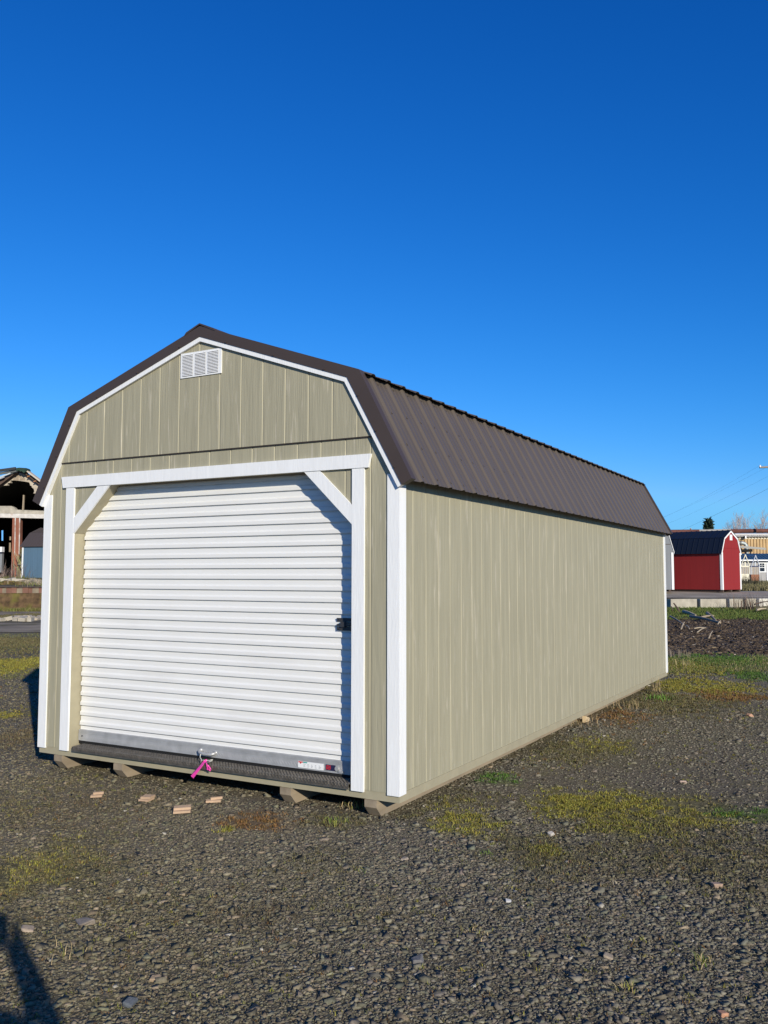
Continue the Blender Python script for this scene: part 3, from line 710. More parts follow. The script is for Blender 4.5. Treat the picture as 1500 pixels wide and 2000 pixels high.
stick('pale slat slanting, lower of the forked pair', (1358,1240,26.4,.03), (1374,1232,28,.07), .022, m_pale)
stick('whitish thin slat standing out of the lower soil', (1380,1256,23.6,.03), (1387,1246,24.2,.17), .018, m_pale)
stick('small pale slat right of the longest branch', (1398,1221,30.6,.04), (1404,1217,31,.14), .02, m_pale)
stick('bleached board half sunk in the grass below the leftmost block', (1332,1191,37.6,.13), (1356,1195,36.2,.05), .08, m_pale)
stick('pale branch lying in the grass at the right edge', (1474,1184,38.4,.12), (1492,1182,38.8,.14), .05, m_pale)
stick('dark branch pile stick below the right blocks', (1470,1178,39,.30), (1500,1172,39.4,.40), .035, m_bark)
g = at(1462, 1172, 39.5)
clump('dead_bush', 'brown dead bush in front of the right concrete blocks', 'bush', 1458, 1172, 130, .85, .018, [(.20,.13,.09),(.15,.11,.07)], .30, .35, d=39.6)
clump('dead_bush', 'thin grey bare bush at the right edge by the blocks', 'bush', 1490, 1172, 60, 1.0, .014, [(.22,.18,.13),(.15,.12,.1)], .35, .5, d=39.2)
clump('dead_bush', 'dark small shrub standing in the weeds beside the red shed', 'bush', 1462, 1145, 150, 1.0, .04, [(.05,.05,.03),(.08,.07,.04)], .35, .4, d=60)
clump('dead_bush', 'pale dead weed stalks behind the far corner of the tan shed', 'bush', 1318, 1285, 90, .26, .008, [(.30,.25,.19),(.22,.18,.14)], .22, .4, d=18.6)
# ================================================================== BACKGROUND RIGHT
R3, F3, U3 = RGT, FWD, np.array([0,0,1.])
m_conc = mat("weathered_concrete", (.40,.36,.29), .9, var=.18, vnoise=3, bump=.4, bnoise=18, dark=(.2,.18,.13), dscale=2.5, dlo=.5, dhi=.75, dfac=.5)
m_pad = mat("worn_asphalt", (.33,.29,.235), .95, spec=.1, var=.22, vnoise=.7, bump=.3, bnoise=30)
# asphalt pad the small sheds stand on
def sheet(name, pxs, ds, m, lift=.02):
    mb = MB(); g = []
    for d in ds:
        row = []
        for px in pxs:
            lat = (px-750)/F_PX*d; x = CAM[0]+d*FWD[0]+lat*RGT[0]; y = CAM[1]+d*FWD[1]+lat*RGT[1]
            row.append((x, y, float(hgt(x,y))+lift))
        g.append(row)
    for a, b in zip(g, g[1:]):
        for i in range(len(pxs)-1): mb.quad(a[i], a[i+1], b[i+1], b[i])
    o = mb.build(name, m); return tag(o, kind='structure')
sheet('pavement', [1150,1230,1300,1370,1440,1520,1600], [42.4,43.5,45,47,49], m_pad)
sheet('pavement', [1420,1470,1520,1600], [73,75,77,79,81], m_pad)
m_old = mat('old_dark_asphalt', (.27,.22,.155), .95, spec=.1, var=.3, vnoise=.9, bump=.3, bnoise=20, dark=(.10,.09,.035), dscale=.5, dlo=.52, dhi=.66, dfac=.8)
sheet('pavement', [-120,-60,0,60,110,160,220], [26.5,28,30,31.5], m_old, .012)
sheet('pavement', [-120,-60,0,60,110,160,220], [34.5,37,39,41.5], m_old, .012)
# big concrete blocks along the pad edge
BL = [(1311,1362,40.3,'leftmost low concrete block, half hidden by the tan shed'), (1369,1419,40.55,'second concrete block from the left, behind the grass strip'),
      (1426,1453,40.8,'third concrete block from the left, beside the dead bush'), (1459,1481,41.2,'fourth concrete block from the left, behind the brown dead bush'), (1484,1530,41.3,'whitish concrete block at the right edge')]
for px0, px1, d, lb_ in BL:
    a = at(px0, 1180, d); b = at(px1, 1180, d+.35); u = b-a; u[2] = 0; ln = np.linalg.norm(u); u /= ln; v = np.array([-u[1], u[0], 0])
    c = (a+b)/2; c = c + v*.35; c[2] = .33
    mbx = MB().obox(c, u, v, U3, ln/2, .32, .32).obox(c + u*(ln*.16) - v*.321, u, v, U3, .012, .004, .25)
    o = mbx.build('concrete_block', m_conc if px0 < 1480 else mat("pale_concrete", (.62,.58,.5), .9, var=.12, vnoise=4, bump=.3))
    bv = o.modifiers.new('bevel','BEVEL'); bv.width = .03; bv.segments = 2
    tag(o, lb_, 'concrete block', 'concrete blocks edging the paved yard')

def wallmat(name, c): return mat(name, c, .65, var=.08, vnoise=2.5, vscale=(6,6,.2), bump=.2, bnoise=12, bscale=(6,6,.2))
m_redw, m_greyw, m_bluew = wallmat("red_painted_siding", (.25,.017,.016)), wallmat("grey_painted_siding", (.21,.22,.23)), wallmat("blue_painted_siding", (.085,.15,.215))
m_navyroof = mat("navy_roof_steel", (.008,.013,.026), .5, spec=.3); m_brownroof = mat("dark_brown_roof_steel", (.075,.06,.056), .45)
m_tealroof = mat("blue_roof_steel", (.035,.085,.15), .45)
m_wtrim = mat("white_trim_paint", (.8,.8,.78), .6)
def barn(label, corner, u, Ls, Wd, hw, lo, ri, mw, mr, vent=False, skids=True, wname='barn_shed', group=None):
    """gambrel shed: corner = near bottom corner of the end wall; u runs along the ridge, v across the end wall"""
    u = np.array(u); u /= np.linalg.norm(u); v = np.array([-u[1], u[0], 0.])
    if v @ Fl < 0: v = -v
    c0 = np.array(corner); c = c0 + u*Ls/2 + v*Wd/2
    rt = empty(wname, tuple(c), label, 'shed', group)
    G = lambda s, t, z: c0 + u*s + v*t + U3*(z + .14)
    lx, lz = lo; kz = hw + lz; rz = kz + ri; oh = .08
    def grooved(A, B, zlow, ztop, nx):
        mb = MB(); A, B = np.array(A), np.array(B); t = (B-A); ln = np.linalg.norm(t); t = t/ln
        no = np.array([t[1], -t[0], 0]); st = ln/nx
        for i in range(nx):
            p0 = A + t*st*i; p1 = A + t*(st*(i+1)-.03); p2 = A + t*st*(i+1)
            mb.quad(p0+U3*zlow(st*i), p1+U3*zlow(0), p1+U3*ztop(st*(i+1)-.03), p0+U3*ztop(st*i))
            mb.quad(p1+U3*zlow(0), p2+U3*zlow(0), p2+U3*ztop(st*(i+1)), p1+U3*ztop(st*(i+1)-.03))
        return mb
    zero = lambda s: 0.
    for t in (0, Wd): grooved(G(0,t,0), G(Ls,t,0), zero, lambda s: hw+.03, max(4,int(Ls/.2))).build('side_wall', mw, rt)
    def ztop(t):
        t = min(t, Wd-t)
        if t < lx: return hw + lz*t/lx
        return kz + ri*(t-lx)/(Wd/2-lx)
    for s in (0, Ls):
        nx = 12; mb = MB()
        ts = sorted(set(list(np.linspace(0,Wd,nx+1)) + [lx, Wd-lx, Wd/2]))
        for a, b in zip(ts, ts[1:]): mb.quad(G(s,a,0), G(s,b,0), G(s,b,ztop(b)-.01), G(s,a,ztop(a)-.01))
        if s == 0: mb.obox(G(-.008, Wd/2, hw+.22), v, u, U3, Wd/2-.1, .008, .012)
        mb.build('end_wall', mw, rt)
    prof = [(-oh, hw-.10), (lx-.02, kz), (Wd/2, rz), (Wd-lx+.02, kz), (Wd+oh, hw-.10)]
    for i, nm in enumerate(('lower_roof_panel','upper_roof_panel','upper_roof_panel','lower_roof_panel')):
        (t0, z0), (t1, z1) = prof[i], prof[i+1]
        n_ = np.array([-(z1-z0), t1-t0]); n_ /= np.linalg.norm(n_)
        mb = MB(); g = lambda s, t, z, o: G(s, t + n_[0]*o, z + n_[1]*o)
        mb.prism([g(-.04,t0,z0,.02), g(-.04,t1,z1,.02), g(-.04,t1,z1,.05), g(-.04,t0,z0,.05)], u*(Ls+.08))
        s = .12
        while s < Ls:
            mb.prism([g(s,t0,z0,.0505), g(s,t1,z1,.0505), g(s,t1,z1,.072), g(s,t0,z0,.072)], u*.035); s += .3
        mb.build(nm, mr, rt)
        for s in (-.035, Ls+.012):
            MB().prism([g(s,t0,z0,-.07), g(s,t1,z1,-.07), g(s,t1,z1,.019), g(s,t0,z0,.019)], u*.023).build('fascia_board', m_wtrim, rt)
    for s in (0, Ls):
        for t in (0, Wd):
            ss, tt = (-.02 if s == 0 else s-.10), (-.02 if t == 0 else t-.10)
            p = G(ss, tt, 0); MB().prism([p, p+u*.12, p+u*.12+v*.12, p+v*.12], U3*(hw-.02 if t == 0 or True else hw)).build('corner_trim', m_wtrim, rt)
    if vent:
        p = G(-.03, Wd/2-.13, rz-.50); MB().prism([p, p+v*.26, p+v*.26+U3*.30, p+U3*.30], u*.028).build('vent', m_wtrim, rt)
    for t in (.08, Wd/2-.05, Wd-.18):
        p = G(.02, t, -.14); MB().prism([p, p+v*.1, p+v*.1+U3*.139, p+U3*.139], u*(Ls-.04)).build('skid', m_bark, rt)
    return rt
def local(px):
    f = ray(px, 1130); f = np.array([f[0], f[1], 0.]); f /= np.linalg.norm(f); return np.array([f[1], -f[0], 0.]), f
Rl, Fl = local(1408); uR = -.89*Rl + .455*Fl
barn('red barn style shed with navy steel roof and white trim', at(1411.5,1156.5,46.2) - U3*.02, uR, 4.1, 2.06, 1.98, (.30,.72), .42, m_redw, m_navyroof, True)
uG = -.14*Rl + .99*Fl
def gcorner():
    b = at(1316.5,1155.5,45.2); return b
cG = gcorner(); uu = uG/np.linalg.norm(uG); vv = np.array([-uu[1], uu[0], 0.])
# grey shed: its end wall faces the camera, right-hand corner at cG
def barn_grey():
    W_ = 3.0; c0 = cG + vv*W_
    u = uu; rt = empty('barn_shed', tuple(cG + vv*W_/2 + u*1.0), 'grey barn style shed between the tan shed and the red shed', 'shed')
    G = lambda s, t, z: cG + u*s + vv*t + U3*(z+.10)
    hw, kz, rz, lx = 1.98, 2.98, 3.4, .26
    MB().prism([G(0,0,0), G(0,W_,0), G(0,W_,hw), G(0,W_-lx,kz), G(0,W_/2,rz), G(0,lx,kz), G(0,0,hw)], u*2.0).build('wall', m_greyw, rt)
    MB().obox(G(-.006, W_/2, 2.32), vv, u, U3, W_/2-.12, .006, .012).build('siding_seam', m_bark, rt)
    pr = [(-.06,hw-.06), (lx-.03,kz+.02), (W_/2,rz+.03), (W_-lx+.03,kz+.02), (W_+.06,hw-.06)]
    for i in range(4):
        (t0,z0), (t1,z1) = pr[i], pr[i+1]
        MB().prism([G(-.03,t0,z0), G(-.03,t1,z1), G(-.03,t1,z1-.10), G(-.03,t0,z0-.10)], u*.028).build('fascia_board', m_wtrim, rt)
        MB().prism([G(-.03,t0,z0+.005), G(-.03,t1,z1+.005), G(-.03,t1,z1+.04), G(-.03,t0,z0+.04)], u*2.06).build('roof_panel', m_brownroof, rt)
    for t in (-.015, W_-.1): p = G(-.03,t,0); MB().prism([p, p+vv*.115, p+vv*.115+U3*(hw-.08), p+U3*(hw-.08)], u*.028).build('corner_trim', m_wtrim, rt)
    for t in (.15, W_/2, W_-.25): p = G(.02,t,-.10); MB().prism([p, p+vv*.1, p+vv*.1+U3*.099, p+U3*.099], u*1.9).build('skid', m_bark, rt)
barn_grey()

# generic frame facing the camera: (px, py) measured at distance d
def bx(mb, px0, px1, py0, py1, d, depth):
    a = at(px0, py1, d); b = at(px1, py1, d); top = at(px0, py0, d)
    u = b-a; u[2] = 0
    p = a.copy(); return mb.prism([p, p+u, p+u+F3*depth, p+F3*depth], U3*(top[2]-a[2]))
# little greenhouses
m_cream = mat("cream_paint", (.72,.66,.50), .6); m_slat = mat("tan_slats", (.42,.33,.22), .7, var=.2, vnoise=6); m_brownp = mat("brown_stain", (.23,.085,.035), .6, var=.1)
m_greyfr = mat("grey_frame_paint", (.45,.48,.52), .5)
def greenhouse(label, x0, x1, yb, ys, ye, yt, d, mbase, mframe, band_, depth):
    c = at((x0+x1)/2, yb, d) + F3*depth/2; rt = empty('greenhouse', tuple(c), label, 'greenhouse')
    bx(MB(), x0, x1, ys, yb-1.2, d, depth).build('base_panel', mbase, rt)
    for q in (0, 1):                      # posts front and back
        for xx in (x0+.3, x1-.3): bx(MB(), xx-.55, xx+.55, ye, ys, d + q*(depth-.06), .06).build('post', mframe, rt)
        ap = at((x0+x1)/2, yt, d + q*depth)
        mb = MB()
        for xx in (x0-.2, x1+.2): mb.tube([at(xx, ye, d + q*depth), ap], .045, 4)
        mb.build('rafter', mframe, rt)
    mb = MB().tube([at((x0+x1)/2, yt, d), at((x0+x1)/2, yt, d)+F3*depth], .05, 4)
    for xx in (x0, x1): mb.tube([at(xx, ye, d), at(xx, ye, d)+F3*depth], .045, 4)
    mb.build('ridge_rail', mframe, rt)
    if band_: bx(MB(), x0+.8, x1-.8, ye-1, ye+1.4, d, .05).build('door_rail', mframe, rt)
    mb = MB()
    for k in range(5):
        xx = x0+1.6+k*(x1-x0-3.4)/4; bx(mb, xx-.55, xx+.55, ye+1.5, ys, d+depth-.1, .05)
    mb.build('slats', m_slat, rt)
    bx(MB(), (x0+x1)/2-1.2, (x0+x1)/2+1.2, ye-8.5, ye-.5, d+.02, .05).build('vent_frame', mframe, rt)
    mb = MB()
    for xx in (x0+1.5, x1-1.5): bx(mb, xx-1, xx+1, yb-1.2, yb+.4, d+.1, depth-.2)
    mb.build('skid', m_bark, rt)
greenhouse('small cream greenhouse frame just right of the red shed', 1447.2, 1463.8, 1139, 1121, 1106, 1083.5, 74, m_cream, m_cream, True, 1.5)
greenhouse('small brown based greenhouse with pale grey rafters beside the cream one', 1467.5, 1483.5, 1138.5, 1122, 1106, 1085, 75.5, m_brownp, m_greyfr, False, 2.2)
# grey cabin with blue roof
c = at(1490, 1138, 81); cb = empty('cabin_shed', tuple(c), 'grey shed with blue steel roof and white framed window behind the greenhouses', 'shed')
bx(MB(), 1447, 1532, 1094, 1136.5, 80, 3.0).build('wall', wallmat("light_grey_siding", (.33,.32,.31)), cb)
a, b = at(1440,1094.5,79.6), at(1536,1094.5,79.6); t = at(1440,1081.5,79.6)[2]-a[2]
mb = MB().prism([a, b, b+F3*1.9+U3*t, a+F3*1.9+U3*t], U3*.06)
ux = (b-a)/np.linalg.norm(b-a)
for k in range(15):
    p = a + ux*(k*.3+.1) + U3*.061; mb.prism([p, p+ux*.04, p+ux*.04+F3*1.9+U3*t, p+F3*1.9+U3*t], U3*.03)
mb.prism([a+F3*1.9+U3*t, b+F3*1.9+U3*t, b+F3*3.8, a+F3*3.8], U3*.06); mb.build('roof', m_tealroof, cb)
bx(MB(), 1444, 1533, 1093.0, 1095.5, 79.55, .04).build('fascia_board', m_wtrim, cb)
wf = MB()
for q in ((1482.5,1496.5,1098.3,1100.3), (1482.5,1496.5,1116,1118), (1482.5,1484.2,1100.3,1116), (1493.5,1495.8,1100.3,1116), (1484.2,1493.5,1108,1109), (1488.2,1488.7,1100.3,1108), (1484.2,1493.5,1104,1104.5)): bx(wf, *q, 79.93, .06)
wf = wf.build('window_frame', m_wtrim, cb); bx(MB(), 1483.5, 1494.5, 1100, 1116.5, 79.97, .02).build('pane', mat("dark_window_glass", (.015,.017,.02), .1, spec=.6), wf)
bx(MB(), 1498, 1503, 1096, 1137, 79.92, .07).build('corner_trim', m_wtrim, cb)
mb = MB()
for xx in (1452, 1490, 1524): bx(mb, xx-1.5, xx+1.5, 1136.5, 1138.5, 80.1, 2.8)
mb.build('skid', m_bark, cb)
# dark lean-to shelter
c = at(1468, 1100, 96); ca = empty('open_shelter', tuple(c), 'open shelter with a flat grey roof behind the greenhouses', 'shelter')
a, b = at(1432,1068.6,95), at(1496,1074,95)
MB().prism([a, b, b+F3*4+U3*.25, a+F3*4+U3*.25], U3*.22).build('roof', mat("grey_sheet_roof", (.33,.32,.29), .7), ca)
bx(MB(), 1438, 1470, 1072.5, 1077.5, 95.3, 3.5).build('beam', m_dark, ca)  # near-black slab paints the shade under the roof, no actual beam
for xx in (1443, 1459, 1468.5): bx(MB(), xx-.7, xx+.7, 1077, 1136, 95.4, .2).build('post', m_bark, ca)
# duct elbow
m_duct = mat("grey_duct_steel", (.34,.38,.38), .5, metal=.3)
P_ = [at(1425,1060.5,112), at(1449,1060.5,112), at(1454.5,1062,112), at(1457.8,1066,112), at(1458.5,1073,112), at(1458.5,1134,112)]
tag(MB().tube(P_, .24, 10).build('duct', m_duct, None, True), 'grey bent duct pipe standing before the tan warehouse', 'duct')
tag(MB().tube([at(1447,1056,111), at(1447,1134,111)], .07, 6).build('thin_post', m_bark), 'thin dark post beside the bent grey duct', 'post')
# teal bracket on legs
tb = empty('steel_frame', tuple(at(1432,1134,108)), 'pale teal steel frame rising behind the red shed peak', 'frame')
bx(MB(), 1424, 1436.5, 1042.5, 1049, 108, .8).build('beam', mat("teal_painted_steel", (.25,.43,.36), .6), tb)
bx(MB(), 1432.5, 1436, 1049, 1135, 108.1, .5).build('leg', mat("teal_painted_leg", (.27,.44,.37), .6), tb)
# overhead pipe
pb_ = empty('pipe_bridge', tuple(at(1420,1134,104)), 'long overhead pipe, rusty with a grey middle length, above the sheds', 'pipe')
m_rust = mat("rusty_pipe_steel", (.12,.045,.032), .8, var=.3, vnoise=1.2, bump=.3); m_gpipe = mat("grey_pipe_steel", (.33,.31,.28), .7, var=.2, vnoise=1, dark=(.12,.09,.06), dscale=.9, dlo=.55, dhi=.7)
def yy(px): return 1038.6 - (px-1313)*.0105
for x0_, x1_, m_ in ((1240,1365,m_rust), (1365,1427,m_gpipe), (1427,1640,m_rust)):
    MB().tube([at(x0_, yy(x0_), 104), at((x0_+x1_)/2, yy((x0_+x1_)/2), 104), at(x1_, yy(x1_), 104)], .245, 12).build('pipe_length', m_, pb_, True)
for xx in (1352, 1428, 1560): bx(MB(), xx-.9, xx+.9, 1031.5 if xx < 1400 else 1034, 1136, 104.4, .2).build('post', m_stick, pb_)
bx(MB(), 1360, 1432, 1042.2, 1043.4, 104.1, .3).build('catwalk', m_bark, pb_)
# warehouse
wh = empty('warehouse', tuple(at(1520,1131,128)), 'tan corrugated warehouse with pale roof beyond the sheds', 'warehouse')
m_wh = mat("tan_corrugated_sheet", (.46,.31,.15), .7, var=.15, vnoise=.8); m_whtop = mat("cream_corrugated_sheet", (.62,.55,.42), .7)
def corr(px0, px1, py0, py1, d, m, nm, step):
    a, b = at(px0,py1,d), at(px1,py1,d); ztop = at(px0,py0,d)[2]; t = b-a; t[2] = 0; ln = np.linalg.norm(t); t /= ln; mb = MB(); k = 0; s = 0
    while s < ln:
        p = [a+t*s, a+t*(s+step*.45), a+t*(s+step*.55)+F3*.12, a+t*(s+step*.9)+F3*.12, a+t*(s+step)]
        for q, r_ in zip(p, p[1:]): mb.quad(q, r_, r_+U3*(ztop-a[2]), q+U3*(ztop-a[2]))
        s += step
    mb.build(nm, m, wh)
corr(1300, 1680, 1052.5, 1134, 126, m_wh, 'wall', .44); corr(1300, 1680, 1047.5, 1052.4, 126.02, m_whtop, 'upper_wall', .44)
a, b = at(1296,1048,125.6), at(1690,1047.5,125.6); h = at(1296,1041.5,125.6)[2]-a[2]
MB().prism([a, b, b+F3*9+U3*h*1.35, a+F3*9+U3*h*1.35], U3*.25).prism([a+U3*.02, b+U3*.02, b+U3*h*.8, a+U3*h*.8], F3*.05).build('roof', mat("pale_roof_sheet", (.62,.60,.58), .7), wh)
bx(MB(), 1453, 1455, 1047, 1052, 125.5, .3).build('downpipe', m_dark, wh); bx(MB(), 1455.4, 1458, 1046.5, 1052, 125.5, .3).build('vent_box', m_wtrim, wh)

# utility pole with wires
m_pole = mat("weathered_pole", (.28,.25,.21), .9, var=.1)
pr_ = empty('utility_pole', tuple(at(1528,1133,100)), 'wooden utility pole arm reaching in at the right edge', 'utility pole')
MB().tube([at(1528,1134,100), at(1528,880,100)], .16, 10).build('pole', m_pole, pr_)
MB().tube([at(1483.5,912.8,100), at(1572,909,100)], .115, 8).build('crossarm', m_pole, pr_)
for xx, yy_ in ((1484.6,909.6), (1508,908), (1550,906)): MB().tube([at(xx,yy_+3,100), at(xx,yy_,100), at(xx,yy_-1.2,100)], .12, 8, .05).build('insulator', m_wtrim, pr_)
m_wire = mat("black_wire", (.05,.055,.06), .6)
for (x0_,y0_), (x1_,y1_), lb_ in (((1484.6,908.6),(1240,1034),'topmost overhead wire from the end of the pole arm'), ((1508,907),(1240,1030),'second overhead wire from the top'),
        ((1520,920),(1240,1046),'third overhead wire from the top'), ((1522,943),(1240,1070),'lowest overhead wire, the clearest one')):
    A, B = at(x0_,y0_,100), at(x1_,y1_,190); pts = [A+(B-A)*t - U3*(t*(1-t)*2.2) for t in np.linspace(0,1,13)]
    r_ = .012 if 'lowest' in lb_ else .006
    tag(MB().tube(pts, r_, 5).build('power_line', m_wire), lb_, 'wire', 'overhead wires at the right')

# far trees
m_leafd = mat("conifer_needles", (.030,.050,.028), .8, var=.3, vnoise=1)
def conifer(px, pytop, d, wpx, label):
    base = at(px, 1131, d); top = at(px, pytop, d); H = top[2]-base[2]; rt = empty('conifer_tree', tuple(base), label, 'tree')
    MB().tube([base, base+U3*H*.97], .35, 8, .05).build('trunk', m_bark, rt)
    n = 2600; t = RNG.random(n)**.7; hh = H*(.12+.88*t); rad = (1-t)**.95*1.35*wpx/F_PX*d*(.5+.5*RNG.random(n)**.5); an = RNG.uniform(0,2*PI,n)
    rad *= 1 + .35*np.sin(an*5+hh*1.7)
    c = np.c_[base[0]+rad*np.cos(an), base[1]+rad*np.sin(an), base[2]+hh]
    V = np.concatenate([c[:,None,:] + RNG.normal(0,.42,(n,3,3))], 0).reshape(-1,3); Fq = np.arange(n*3).reshape(-1,3)
    V -= base; o = fastmesh('crown', V, Fq, m_leafd); o.parent = rt
conifer(1386, 1018.5, 175, 11, 'dark conifer top showing over the overhead pipe')
m_twig = mat("hazed_twig", (.46,.38,.34), .9)  # twig colour lightened to paint in the haze of distance
def bare(px, pytop, d, spread, label, sd):
    rn = random.Random(sd); base = at(px, 1131, d); top = at(px, pytop, d); H = top[2]-base[2]; rt = empty('bare_tree', tuple(base), label, 'tree', 'bare winter trees over the warehouse roof')
    MB().tube([base, base+U3*H*.55], .28, 7, .12).build('trunk', m_twig, rt); mb = MB()
    def br(p, dr, ln, r, k):
        q = p + dr*ln; mb.tube([p, q], r, 4, r*.5)
        if k == 0: return
        for _ in range(4):
            t = rn.uniform(.35,1); dd = dr + np.array([rn.uniform(-.6,.6), rn.uniform(-.6,.6), rn.uniform(.0,.5)]); dd /= np.linalg.norm(dd)
            br(p+dr*ln*t, dd, ln*rn.uniform(.45,.65), r*.55, k-1)
    for _ in range(9):
        dr = np.array([rn.uniform(-.35,.35)*spread, rn.uniform(-.35,.35)*spread, 1.]); dr /= np.linalg.norm(dr)
        br(base+U3*H*rn.uniform(.35,.55), dr, H*rn.uniform(.25,.42), .07, 3)
    mb.build('crown', m_twig, rt)
bare(1430, 1016, 210, 1., 'pale bare tree above the roof, left one of the three', 3); bare(1453, 1017, 215, 1., 'pale bare tree above the roof, middle one of the three', 5); bare(1494, 1009, 200, 1.2, 'pale bare tree above the roof, tallest at the right edge', 8)

# ================================================================== BACKGROUND LEFT
m_moss = mat("mossy_concrete", (.115,.07,.035), .95, var=.55, vnoise=3.5, bump=.9, bnoise=14, dark=(.13,.125,.02), dscale=1.3, dlo=.45, dhi=.62, dfac=.9)
m_blk = mat("concrete_masonry", (.44,.38,.30), .9, var=.15, vnoise=3, bump=.3, bnoise=20)
m_blkd = mat("stained_masonry", (.30,.24,.18), .9, var=.15, vnoise=3); m_mortar = mat("mortar", (.55,.49,.40), .9)
m_rustc = mat("rusty_column_steel", (.27,.10,.06), .85, var=.25, vnoise=1.5, vscale=(1,1,.3), bump=.3, dark=(.10,.045,.035), dscale=1.2, dmap=(1,1,.4), dlo=.5, dhi=.7, dfac=.6)
m_inshade = mat("painted_shade_interior", (.012,.011,.010), .95)  # near-black colour stands in for the shade inside the hall
m_wood = mat("old_orange_timber", (.33,.15,.07), .8, var=.2); m_peel = mat("peeling_white_paint", (.58,.54,.49), .8, var=.2, vnoise=3, dark=(.3,.16,.1), dscale=1.5, dlo=.55, dhi=.66, dfac=.8)
# dock wall
dw = empty('dock_wall', tuple(at(20,1192,43.3)), 'low mossy dock wall with a band of rusty and grey plates on top', 'wall')
bx(MB(), -140, 215, 1158.5, 1192.5, 43.2, .4).build('wall', m_moss, dw)
mb_, mg_ = MB(), MB(); xx = -140; k = 0
while xx < 212:
    wd_ = random.uniform(6,13); (bx(mb_, xx, xx+wd_-.2, 1147.5, 1158.3, 43.15+.05*(k%2), .3) if k % 3 != 1 else bx(mg_, xx, xx+wd_-.2, 1148.5, 1158.3, 43.2, .3)); xx += wd_; k += 1
mb_.build('rusty_plate_band', mat("rusty_plate", (.22,.11,.075), .85, var=.3, vnoise=1.5), dw); mg_.build('grey_plate_band', mat("grey_plate", (.25,.20,.14), .85, var=.3, vnoise=1.5), dw)
bx(MB(), -140, 215, 1145.8, 1147.3, 43.1, .6).build('coping', m_bark, dw)
# rubble on the dock and on the yard
def rubble(label, px, py, d, s, m, n):
    mbx = MB(); p0 = at(px, py, d)
    for i in range(n):
        a = random.uniform(0,PI); u = np.array([math.cos(a), math.sin(a), random.uniform(-.25,.25)]); u /= np.linalg.norm(u); v = np.cross(U3, u); v /= np.linalg.norm(v); w_ = np.cross(u, v)
        x = p0[0]+random.gauss(0,s*1.0)*R3[0]; y = p0[1]+random.gauss(0,s*.6); z = float(hgt(x,y))+random.uniform(.02,.3)*s*.5
        mbx.obox((x,y,z), u, v, w_, s*random.uniform(.2,.5), s*random.uniform(.15,.35), s*random.uniform(.1,.25))
    return tag(mbx.build('rubble_heap', m), label, 'rubble', 'heaps of rubble at the left')
rubble('pale concrete rubble lying on the asphalt strip in front of the mossy wall', 50, 1208, 34, .42, mat("pale_rubble", (.42,.36,.28), .9, var=.2), 26)
rubble('scattered small pale rubble beside the asphalt at far left', 18, 1213, 33, .45, m_conc, 10)
rubble('grey rubble blocks at the foot of the rusty column', 24, 1136, 50, .55, m_conc, 12)
rubble('mossy rubble blocks on the dock near the left edge', 12, 1140, 48, .5, m_moss, 14)
rubble('tan rubble and timber in front of the blue shed', 72, 1142, 48, .6, mat("tan_rubble", (.30,.25,.18), .9, var=.3), 18)
rubble('dim rubble in front of the blue shed, left part', 48, 1141, 49, .5, m_blkd, 14)
field('grass', 'mossy green weeds along the foot of the dock wall', 5000, (-100,150), (41.5,43.1), .22, .03, [(.12,.13,.03),(.16,.13,.05)], .42)
field('grass', 'thin weeds growing on the dock before the ruin', 2500, (-100,160), (44.5,53), .35, .03, [(.15,.13,.06),(.10,.11,.03)], .5)
# ruined masonry hall
D0 = 60.
ru = empty('ruined_hall', tuple(at(38,1130,D0+8)), 'ruined masonry hall with broken block gable and rusty columns', 'ruin')
Q = lambda px, py, d=D0: at(px, py, d)
def poly(pts, d, th, nm, m, par=ru):
    P0 = [Q(px, py, d) for px, py in pts]; q0 = P0[0]
    P0 = [p for p in P0]; return MB().prism(P0, F3*th).build(nm, m, par)
gl = [(-126,1000),(-60,966),(0,944.5),(31,923.3),(44.5,923.8),(49.5,928),(78.5,949),(120,978),(190,1016),(190,1030),(120,996),(79,968),(73.5,964.7),(72.5,964.2),(65,963.5),(66.8,961),(66.5,956.2),(65.2,953.8),(62.3,952.5),(61.8,949.3),(58.8,948),(58.5,945.8),(57,942.2),(49,940.5),(36,938.8),(21,938.2),(20.4,943),(15,943.5),(14.4,948),(1,948.6),(-60,984),(-126,1018)]
poly(gl, D0, .3, 'gable_masonry', m_blk)
mbj, mbd = MB(), MB()
def inside(px, py):
    c = False; n = len(gl)
    for i in range(n):
        (xa_,ya_), (xb_,yb_) = gl[i], gl[(i+1) % n]
        if (ya_ > py) != (yb_ > py) and px < (xb_-xa_)*(py-ya_)/(yb_-ya_)+xa_: c = not c
    return c
for r_ in range(20):
    for c_ in range(-9, 16):
        px, py = c_*12.2 + (r_ % 2)*6.1 + 1, 922 + r_*5.6
        if all(inside(px+a, py+b) for a in (.4,11) for b in (.3,4.6)):
            bx(mbd if random.random() < .45 else mbj, px+.4, px+11.2, py+.35, py+4.9, D0-.02, .03)
mbj.build('pale_blocks', mat("pale_masonry", (.40,.345,.27), .9, var=.15, vnoise=4), ru); mbd.build('dark_blocks', m_blkd, ru)
# bond beam and lintel
poly([(-126,988),(22,988.3),(27,991),(31,995.5),(48,996.2),(86,997.5),(190,999),(190,1005),(86,1004),(-126,1000.5)], D0-.05, .4, 'bond_beam', m_conc)
poly([(-126,1000.8),(86,1004.2),(190,1005.2),(190,1013.5),(86,1012.6),(-126,1008.2)], D0-.12, .45, 'lintel', m_peel)
